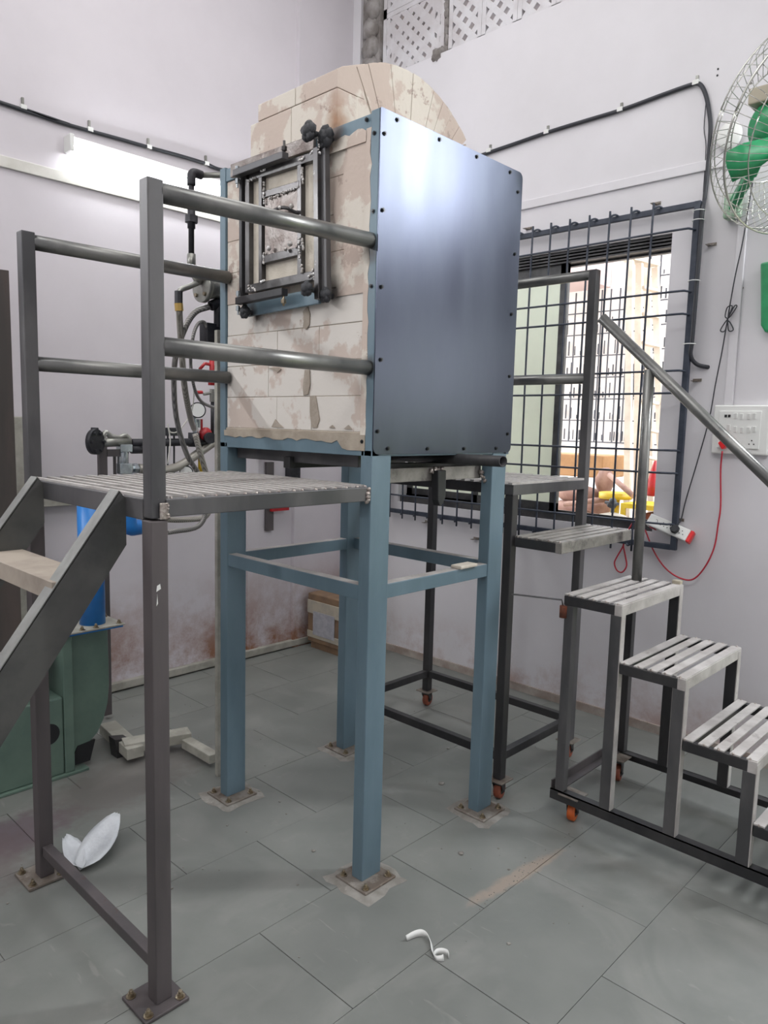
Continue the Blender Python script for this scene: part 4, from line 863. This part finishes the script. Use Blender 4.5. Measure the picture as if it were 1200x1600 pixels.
b = MB(); b.box(Gp(165,702)-Vector((0,.02,0)), Gp(184,713)+Vector((0,.01,0))); b.box(Gp(178,705), Gp(182,745)+Vector((0,.012,0))); b.build('stand_bracket', M['post'], GT)
b = MB(); b.cyl(Gp(309,655), Gp(309,668), .014, 8); b.cyl(Gp(304,660), Gp(306,680), .016, 8); b.cyl(Gp(303,648), Gp(304,664), .012, 8); b.build('pipe_union', M['zinc'], GT)
b = MB(); c = Gp(309,641); b.cyl(c, c+Vector((-.012,-.02,0)), .042, 24); g_ = b.build('pressure_gauge', M['black'], GT); MB().cyl(c+Vector((-.0125,-.021,0)), c+Vector((-.0135,-.0225,0)), .036, 24).build('gauge_dial', M['whitep'], g_)
b = MB(); b.cyl(Gp(315,655), Gp(315,672), .006, 8); b.blob(Gp(321,680), .043, 3, .03, 14, 10, (.9, .8, 1)); b.build('red_regulator', M['redp'], GT)
b = MB(); b.cyl(Gp(322,684)-Vector((0,.02,0)), Gp(322,684)-Vector((.01,.06,0)), .030, 16); b.cyl(Gp(303,676), Gp(303,698), .030, 12); b.build('regulator_cap', M['cast'], GT)
b = MB(); b.cyl(Gp(332,628), Gp(332,690), .010, 10); b.build('gas_pipe', M['cast'], GT)
b = MB(); b.cyl(Gp(332,608), Gp(332,628), .016, 8); b.cyl(Gp(318,616), Gp(330,614), .008, 8); b.build('ball_valve', M['galv'], GT)
b = MB(); b.cyl(Gp(331,560), Gp(331,602), .013, 10); b.tube([Gp(312,577), Gp(320,568), Gp(331,570), Gp(338,578)], .009, 8); b.cyl(Gp(305,613), Gp(316,613), .009, 8); b.cyl(Gp(331,586), Gp(331,602), .02, 10); b.build('shutoff_valve', M['redp'], GT)
b = MB(); b.box(Gp(256,668)-Vector((0,.02,0)), Gp(280,681)); b.cyl(Gp(262,680), Gp(262,740), .005, 8); b.cyl(Gp(272,680), Gp(272,740), .005, 8); b.build('solenoid_valve', M['cast'], GT, .003)
b = MB(); b.cyl(Gp(313,715), Gp(313,742), .012, 10); b.build('yellow_handle', M['yellow'], GT)
b = MB(); c = Gp(291,738); b.cyl(c, c+Vector((-.012,-.02,0)), .036, 24); g_ = b.build('pressure_gauge', M['black'], GT); MB().cyl(c+Vector((-.0125,-.021,0)), c+Vector((-.0135,-.0225,0)), .031, 24).build('gauge_dial', M['whitep'], g_)
hose([Gp(216,732), Gp(250,735), Gp(280,728), Gp(310,708), Gp(345,683)], .024, 'hose', 'thick braided hose rising to the right from the zinc elbow')
hose([Gp(305,678,1.6), Gp(312,705,1.6), Gp(322,740,1.62), Gp(330,775,1.62), Gp(322,806,1.62), Gp(290,812,1.62), Gp(256,812,1.62)], .014, 'hose', 'braided hose bending back below the platform deck')
# wide grey duct on the wall to the left, brown sheet at the very left
tag(MB().box((-.285, YL-.06, .25), (-.175, YL-.02, 1.50)).build('grey_trunking', M['pvc_d'], None, .004), 'pale grey upright wall trunking behind the far platform post', 'trunking')
tag(MB().prism([(-.40, 1.50, .0), (-.40, 1.50, 2.06), (-.535, 1.44, 2.08) if 0 else (-.62, 1.50, 2.05), (-.62, 1.50, 0)], (0, .02, 0)).build('brown_steel_sheet', M['rustsheet'], None, .002) if 0 else
    MB().prism([(-.522, 1.42, .0), (-.528, 1.42, 2.045), (-1.15, 1.42, 2.03), (-1.15, 1.42, 0)], (0, .02, 0)).build('brown_steel_sheet', M['rustsheet'], None, .002), 'tall rusty brown steel sheet standing at the left edge', 'steel sheet')
# red-topped item and dark strap seen under the furnace
p = at(425, 800, 'y', YL-.02)
b = MB(); b.box((at(421,0,'y',YL-.02).x, YL-.025, at(421,829,'y',YL-.02).z), (at(433,0,'y',YL-.02).x, YL-.005, at(421,722,'y',YL-.02).z))
WS = tag(b.build('wall_strap', M['post']), 'dark steel strap fixed upright to the left wall behind the stand', 'strap')
WS['_o'] = tuple(WS.location)
for pa, pb_ in (((405,709),(433,714)), ((424,791),(451,797))):
    a1, a2 = at(*pa, 'y', YL-.04), at(*pb_, 'y', YL-.04); MB().box((a1.x, YL-.045, a2.z), (a2.x, YL-.02, a1.z)).build('red_tab', M['redp'], WS)
b = MB(); a1, a2 = at(453,725,'y',YL-.05), at(468,752,'y',YL-.05); b.box((a1.x, YL-.06, a2.z), (a2.x, YL, a1.z)); tag(b.build('junction_box', M['cast'], None, .003), 'small dark junction box on the left wall under the furnace', 'box')
struct(MB().box((at(441,0,'y',YL).x if 0 else 1.12, YL-.012, .05), (1.20, YL, 1.30)).build('trim_6', M['wall_l']))
# corner carton
CB = root('taped_carton', (1.64, 2.0, 0), 'tape-wrapped brown carton on the floor in the room corner', 'carton')
MB().box((1.565, 1.78, .045), (1.915, 2.12, .375)).build('box_body', M['corner'], CB, .006)
MB().box((1.561, 1.776, .24), (1.918, 2.123, .33)).build('tape_band', M['wrap'], CB, .004); MB().box((1.561, 1.776, .075), (1.918, 2.123, .12)).build('tape_band', M['wrap'], CB, .004)
MB().box((1.559, 1.85, .10), (1.562, 2.06, .26)).build('paper_label', M['paper'], CB); MB().box((1.58, 1.80, .0), (1.90, 2.10, .045)).build('pallet_foot', M['corner'], CB)

# ---- slotted upright and floor trunking
UX, UY = .098, .955
b = MB(); b.box((UX-.018, UY, .0), (UX+.018, UY+.02, 1.86)); up = tag(b.build('slotted_upright', M['pvc_d'], None, .002), 'tall pale slotted steel upright beside the left rear furnace leg', 'upright')
up['_o'] = tuple(up.location); b = MB()
for z in (.12, .16, .32, .36, .9, 1.3): b.cyl((UX+.008, UY-.001, z), (UX+.008, UY+.001, z), .0035, 8)
b.build('slot_hole', M['black'], up)
def tray(pts, w, h, z, label, name='floor_trunking'):
    P_ = [Vector(p) for p in pts]; o = MB().beam(P_[0]+Vector((0,0,z)), P_[1]+Vector((0,0,z)), w, h).build(name, M['pvc_d'], None, .003); return tag(o, label, 'trunking')
a = at(168,1128,'z',.075); b_ = at(212,1168,'z',.075)
tray(((a.x, a.y, 0), (b_.x, b_.y, 0)), .075, .05, .05, 'dusty cable trunking running back from the junction on the floor')
a = at(192,1158,'z',.085); b_ = at(296,1140,'z',.085)
tray(((a.x, a.y, 0), (b_.x, b_.y, 0)), .08, .045, .062, 'dusty cable trunking lid laid across behind the near post')
a = at(291,1150,'z',.075); b_ = at(335,1180,'z',.06)
tray(((a.x, a.y, 0), (b_.x, b_.y, 0)), .05, .04, .045, 'short cable trunking reaching the slotted upright')
a = at(200,1180,'z',.0); tag(MB().prism([(a.x-.05, a.y, 0), (a.x+.03, a.y, 0), (a.x+.03, a.y, .07), (a.x-.06, a.y, .09)], (0, .06, 0)).build('trunking_foot', M['mill_d']), 'black bent steel foot under the floor trunking', 'bracket')

# ================================================================== BLOWER
BL = root('blower', (-.3, 1.45, 0), 'green centrifugal blower on a green box base with bright blue outlet pipe', 'blower')
MB().box((-.95, 1.40, .012), (-.378, 1.75, .345)).build('base_box', M['green'], BL, .006)
MB().box((-.97, 1.385, .0), (-.28, 1.77, .012)).build('base_flange', M['green'], BL, .002)
b = MB(); b.cyl((-.44, 1.399, .20), (-.44, 1.41, .20), .045, 24); b.build('cable_hole', M['black'], BL)
# volute: profile in x-z, extruded along y then turned a little
vol = [(-.165, .60), (-.165, .36)] + [(-.40+.235*math.cos(t), .36+.27*math.sin(t)) for t in [-.05-k*(pi*.5)/10 for k in range(1, 8)]]
vol = [(-.335, .60), (-.165, .60), (-.162, .45), (-.162, .34), (-.170, .26), (-.19, .19), (-.22, .135), (-.26, .10), (-.335, .05)]
MB().prism([(x, 1.43, z) for x, z in vol], (0, .13, 0)).build('volute', M['green'], BL, .004)
MB().box((-.376, 1.395, .012), (-.336, 1.60, .60)).build('side_plate', M['green'], BL, .003)
b = MB(); q_ = [at(a, c_, 'y', 1.425) for a, c_ in ((107,1199),(122,1166),(149,1155),(141,1188))]; b.prism([(p.x, 1.425, max(p.z, .014)) for p in q_], (0, .012, 0)); b.build('dark_opening', M['black'], BL)  # flat black plate drawn for the dark opening at the volute bottom
MB().box((-.39, 1.38, .602), (-.118, 1.56, .612)).build('flange_lower', M['bluep'], BL, .002)
fg = MB().box((-.375, 1.365, .613), (-.115, 1.555, .621)).build('flange_upper', M['pvc_d'], BL, .002)
for x, y in ((-.355, 1.385), (-.30, 1.38), (-.24, 1.38), (-.135, 1.385), (-.13, 1.53), (-.36, 1.53)): inst('bolt', bolt_mesh(.0085, .014), (x, y, .621), fg)
b = MB(); b.cyl((-.218, 1.46, .621), (-.218, 1.46, 1.136), .053, 32); b.build('outlet_pipe', M['bluep'], BL)
b = MB(); b.cyl((-.218, 1.46, 1.136), (-.218, 1.46, 1.142), .050, 32); b.build('pipe_cap', M['whitep'], BL)
b = MB(); b.cyl((-.80, 1.55, .50), (-.42, 1.55, .50), .095, 28)
for k in range(24): a = 2*pi*k/24; b.beam((-.78, 1.55+.1*math.cos(a), .50+.1*math.sin(a)), (-.46, 1.55+.1*math.cos(a), .50+.1*math.sin(a)), .004, .02, (0, math.cos(a), math.sin(a)))
b.build('finned_motor', M['mill'], BL)
b = MB(); c = at(200, 800, 'y', 1.45)
b.tube(curve([(c.x, 1.45, 1.12), (c.x, 1.45, 1.06), (c.x+.01, 1.45, 1.025), (c.x+.06, 1.47, 1.02)], 4), .036, 16); tag(b.build('blue_filter_bowl', M['bluep']), 'small blue bowl hanging under the platform behind the near post', 'filter')

# ================================================================== LOOSE THINGS ON THE FLOOR
bb = MB(); n = 9; rows_ = []
o = at(150, 1350, 'z', 0); rnd = random.Random(5)
def sheet(c0, dirv, perp, ln_, wd, rise, seed):
    rnd = random.Random(seed); vs = []; nu, nv = 10, 7
    for i in range(nu):
        u = i/(nu-1); wdt_ = wd*math.sin(pi*min(max(.12+.80*u, 0), 1))
        for j in range(nv):
            v = j/(nv-1)-.5
            vs.append(c0+dirv*(u*ln_)+perp*(v*wdt_)+Vector((0,0,.004+rise*(u**1.4)*(1-.5*abs(v))+rnd.uniform(0,.006)+.016*abs(v)*2)))
    fs = [(i*nv+j, i*nv+j+1, (i+1)*nv+j+1, (i+1)*nv+j) for i in range(nu-1) for j in range(nv-1)]
    return vs, fs
c0 = at(125, 1362, 'z', 0)
vs_, fs_ = sheet(c0, (at(185,1300,'z',.0)-c0).normalized(), (at(170,1340,'z',0)-at(120,1320,'z',0)).normalized(), .24, .13, .07, 2); bb.add(vs_, fs_, True)
c1 = at(130, 1360, 'z', 0); vs_, fs_ = sheet(c1, (at(95,1318,'z',.0)-c1).normalized(), Vector((.7, .5, 0)).normalized(), .17, .10, .03, 3); bb.add(vs_, fs_, True)
bo = tag(bb.build('plastic_bag', M['bag']), 'crumpled white plastic bag on the floor beside the far platform foot', 'bag')
sm_ = bo.modifiers.new('thickness', 'SOLIDIFY'); sm_.thickness = .001
# curled white strip
cpx = [(636,1468),(648,1463),(660,1461),(670,1465),(676,1474),(678,1488),(682,1498),(690,1500),(694,1499)]
pts = [at(a, b_, 'z', .006) for a, b_ in cpx]; pts = curve(pts, 5)
bb = MB(); vs = []
for i, p in enumerate(pts):
    t = i/(len(pts)-1); h0 = .002; hh = .010+.004*math.sin(t*7); lean = Vector((.004*math.sin(t*9), .006, 0)); vs += [p+Vector((0,0,h0-.006)), p+lean+Vector((0,0,hh))]
bb.add(vs, [(2*i, 2*i+1, 2*i+3, 2*i+2) for i in range(len(pts)-1)], True)
pts2 = curve([at(a, b_, 'z', .006) for a, b_ in ((678,1494),(683,1489),(692,1488),(700,1491),(702,1496))], 5); vs = []
for p in pts2: vs += [p+Vector((0,0,-.005)), p+Vector((.003,.004,.010))]
bb.add(vs, [(2*i, 2*i+1, 2*i+3, 2*i+2) for i in range(len(pts2)-1)], True)
so = tag(bb.build('curled_strip', M['whitep']), 'curled white plastic strip lying on the grey floor', 'plastic strip'); sm_ = so.modifiers.new('thickness', 'SOLIDIFY'); sm_.thickness = .0015
# scattered crumbs
cr_ = MB(); rnd = random.Random(11)
for px_, py_, r in ((720,1334,.010),(779,1326,.004),(795,1359,.005),(437,1253,.005),(448,1272,.004),(465,1383,.004),(490,1330,.007),(268,1389,.005),(700,1170,.008),(690,1225,.012),(405,1237,.006),(355,1290,.004),(795,1475,.006),(385,1300,.004),(12,1412,.004),(880,1240,.004)):
    p = at(px_, py_, 'z', 0); cr_.blob((p.x, p.y, r*.3), r, int(px_), .35, 7, 5, (1.1, 1, .35))
for k in range(60): cr_.blob((.42+rnd.gauss(0, .13), -.33+rnd.gauss(0, .018), .001), rnd.uniform(.001, .0028), k, .4, 5, 4, (1, 1, .6))
for k in range(120): cr_.blob((rnd.uniform(-.8, 1.6), rnd.uniform(-.6, 1.8), .001), rnd.uniform(.001, .003), k, .4, 5, 4, (1, 1, .5))
co = tag(cr_.build('mortar_crumbs', M['conc']), 'pale mortar crumbs scattered over the grey stone floor', 'crumbs'); co['kind'] = 'stuff'

# ================================================================== OUTSIDE THE WINDOW
struct(MB().box((XR+T, -9, -.15), (14, 12, -.02)).build('yard_ground', M['ground']))
tag(MB().box((2.6, -5.5, -.02), (5.4, -1.6, .04)).build('added_grass', M['grass']), 'unseen yellow-green grass strip added outside for the panel reflection', 'grass')['kind'] = 'stuff'  # out of view, added to give the side panel something green to reflect
tag(MB().box((4.0, -4.6, .04), (4.5, -1.7, 1.72)).build('added_hedge', M['grass'], None, .08), 'unseen yellow-green block added beyond the doorway for the panel reflection', 'added_hedge')  # unseen greenery added to tint the lower side panel reflection
OB = root('opposite_building', (6.2, 1.5, 0), 'white building with wire mesh across the yard beyond the window', 'building')
MB().box((6.0, -3.0, -.02), (6.3, 7.0, 3.35)).build('wall', M['owall'], OB)
MB().box((5.2, 2.35, 3.05), (6.0, 5.5, 3.35)).build('eave', M['oeave'], OB)
MB().box((5.96, 1.66, 1.30), (5.99, 3.6, 1.36)).build('mesh_sill', M['owall'], OB)
def mesh_panel(y0, y1, z0, z1, x, sy, sz, seed):
    rnd = random.Random(seed); b = MB(); y = y0
    while y <= y1+1e-6: b.box((x-.006, y-.006, z0), (x+.006, y+.006, z1)); y += sy
    o = b.build('mesh_upright', M['dmetal'], OB); b = MB(); z = z0
    while z <= z1+1e-6: b.box((x-.014, y0, z-.006), (x-.004, y1, z+.006)); z += sz
    b.build('mesh_crossbar', M['dmetal'], OB)
    b = MB(); z = z0+sz*.5                                              # bundled straps and goods hanging on the mesh
    zz = z0
    while zz < z1-.25:
        y = y0+.03
        while y < y1:
            if rnd.random() < .8: h_ = rnd.uniform(.04, .16); b.box((x+.02, y-.005, zz+.02), (x+.03, y+rnd.uniform(.002, .008), zz+.02+h_))
            y += rnd.uniform(.03, .09)
        zz += sz
    b.build('hung_goods', M['dmetal'], OB)
mesh_panel(1.78, 3.35, 1.38, 3.02, 5.93, .105, .235, 1)
mesh_panel(1.0, 1.74, 1.38, 3.55, 5.6, .105, .235, 2)
# step ladder
LX = 3.3
LD_ = root('step_ladder', (LX, .7, 0), 'tall pale wooden step ladder standing outside the window', 'ladder')
def Lp(px_, py_, x=LX): return at(px_, py_, 'x', x)
def vpos(px_top, py_top, px_bot, py_bot, x): a = Lp(px_top, py_top, x); b_ = Lp(px_bot, py_bot, x); d_ = (b_-a)/(b_.z-a.z)*( .0-a.z); return a, a+d_
for t_, bo_, x in (((985,406),(981,720),LX), ((999,412),(996,720),LX+.08), ((1024,418),(1032,700),LX+.3), ((1011,418),(1016,700),LX+.4)):
    a, e_ = vpos(*t_, *bo_, x); MB().beam(a, e_, .045, .03, (1,0,0)).build('rail', M['wood'], LD_)
a, b_ = Lp(982,406), Lp(1022,416,LX+.3); MB().beam(a+Vector((0,0,.01)), b_+Vector((0,0,.01)), .10, .03).build('top_step', M['wood'], LD_)
for y_ in (449, 490, 535, 580, 625, 669, 712, 755):
    a, b_ = Lp(1001,y_,LX+.08), Lp(1026,y_+6,LX+.3); MB().beam(a, b_, .06, .018).build('rung', M['wood'], LD_)
# carton, sacks, pipes, cylinder, yellow stands
CX = 3.4
a, b_ = at(850,741,'x',CX), at(943,712,'x',CX)
wz = a.z
tag(MB().box((CX, b_.y, a.z), (CX+.35, a.y+.25, b_.z)).build('long_carton', M['kraft'], None, .01), 'long brown carton lying on the sacks outside the window', 'carton')
bb = MB(); bb.box((CX+.01, b_.y+.06, .02), (CX+.5, a.y+.6, wz-.10)); tag(bb.build('work_bench', M['owall']), 'pale bench under the sacks outside the window', 'bench')
for i, (px_, py_, r, sc_) in enumerate(((905,772,.12,(1,1.6,.55)), (905,795,.13,(1,1.3,.6)), (945,752,.10,(1,.55,1)), (935,790,.10,(1,1.1,.6)), (885,800,.12,(1,1.3,.7)))):
    p = at(px_, py_, 'x', CX-.05-.02*i); tag(MB().blob(p, r, i+5, .08, 14, 9, sc_).build('sack', M['sack']), ['flat brown sack directly under the long carton', 'brown sack in the middle of the outdoor pile', 'upright pale brown sack end beside the carton', 'brown sack behind the copper pipe', 'lowest brown sack of the outdoor pile'][i], 'sack', 'sacks outside the window')
a, b_ = at(952,742,'x',CX-.25), at(990,775,'x',CX-.45); tag(MB().cyl(a, b_, .018, 10).build('loose_pipe', M['sack']), 'slanting pinkish pipe leaning down to the yellow stool outside', 'pipe')
a, b_ = at(882,788,'x',CX-.3), at(955,780,'x',CX-.3); tag(MB().cyl(a, b_, .018, 10).build('loose_pipe', M['sack']), 'level pinkish pipe lying across the outdoor sacks', 'pipe')
c = at(962,772,'x',3.1); YT = MB(); YT.cyl((c.x, c.y, c.z-.03), (c.x, c.y, c.z+.01), .11, 28); YT.cyl((c.x, c.y, 0), (c.x, c.y, c.z-.03), .03, 12); tag(YT.build('round_yellow_stool', M['yellow']), 'round yellow topped stool outside the window', 'stool')
c = at(956,812,'x',2.75); b = MB(); b.tube([(c.x, c.y, 0), (c.x, c.y, c.z-.04), (c.x, c.y, c.z+.0), (c.x, c.y, c.z+.03), (c.x, c.y, c.z+.045)], [.15, .15, .13, .08, .02], 28); GC = tag(b.build('gas_cylinder', M['mortar']), 'buff gas cylinder with black valve just outside the window', 'gas cylinder'); GC['_o'] = tuple(GC.location)
b = MB(); c2 = at(957,786,'x',2.75); b.blob((c.x, c.y, c2.z), .03, 2, .35); b.cyl((c.x, c.y, c.z), (c.x, c.y, c2.z), .012, 10); b.cyl((c.x-.03, c.y-.05, c2.z+.0), (c.x, c.y+.05, c2.z), .010, 8); b.build('valve', M['knob'], GC)
a, b_ = at(970,786,'x',2.9), at(1040,786,'x',2.9); z_ = a.z
b = MB(); b.box((2.9, b_.y, z_-.03), (3.2, a.y, z_)); 
for x in (2.9, 3.18):
    for y in (a.y-.03, b_.y): b.box((x, y, 0), (x+.02, y+.03, z_-.03))
tag(b.build('yellow_table', M['yellow']), 'square yellow steel table outside at the window right corner', 'table')
c = at(1018,800,'x',3.0); tag(MB().box((3.0, c.y-.07, z_-.26), (3.15, c.y+.05, z_-.06)).build('orange_crate', M['rust'], None, .004), 'small rust-red crate under the yellow table outside', 'crate')
c = at(1022,752,'x',3.3); b = MB(); b.tube([(3.3, c.y, c.z-.10), (3.3, c.y, c.z-.02), (3.31, c.y+.01, c.z+.08), (3.3, c.y, c.z+.14)], [.04, .045, .02, .008], 12); tag(b.build('red_bag', M['redp']), 'hanging red cloth beside the step ladder outside', 'cloth')

for o in bpy.data.objects:
    if o.name.split('.')[0] in ('weld_bead', 'hung_goods', 'crack_rubble', 'cement_dust', 'bare_column'): o['kind'] = 'stuff'
    if '_o' in o: del o['_o']
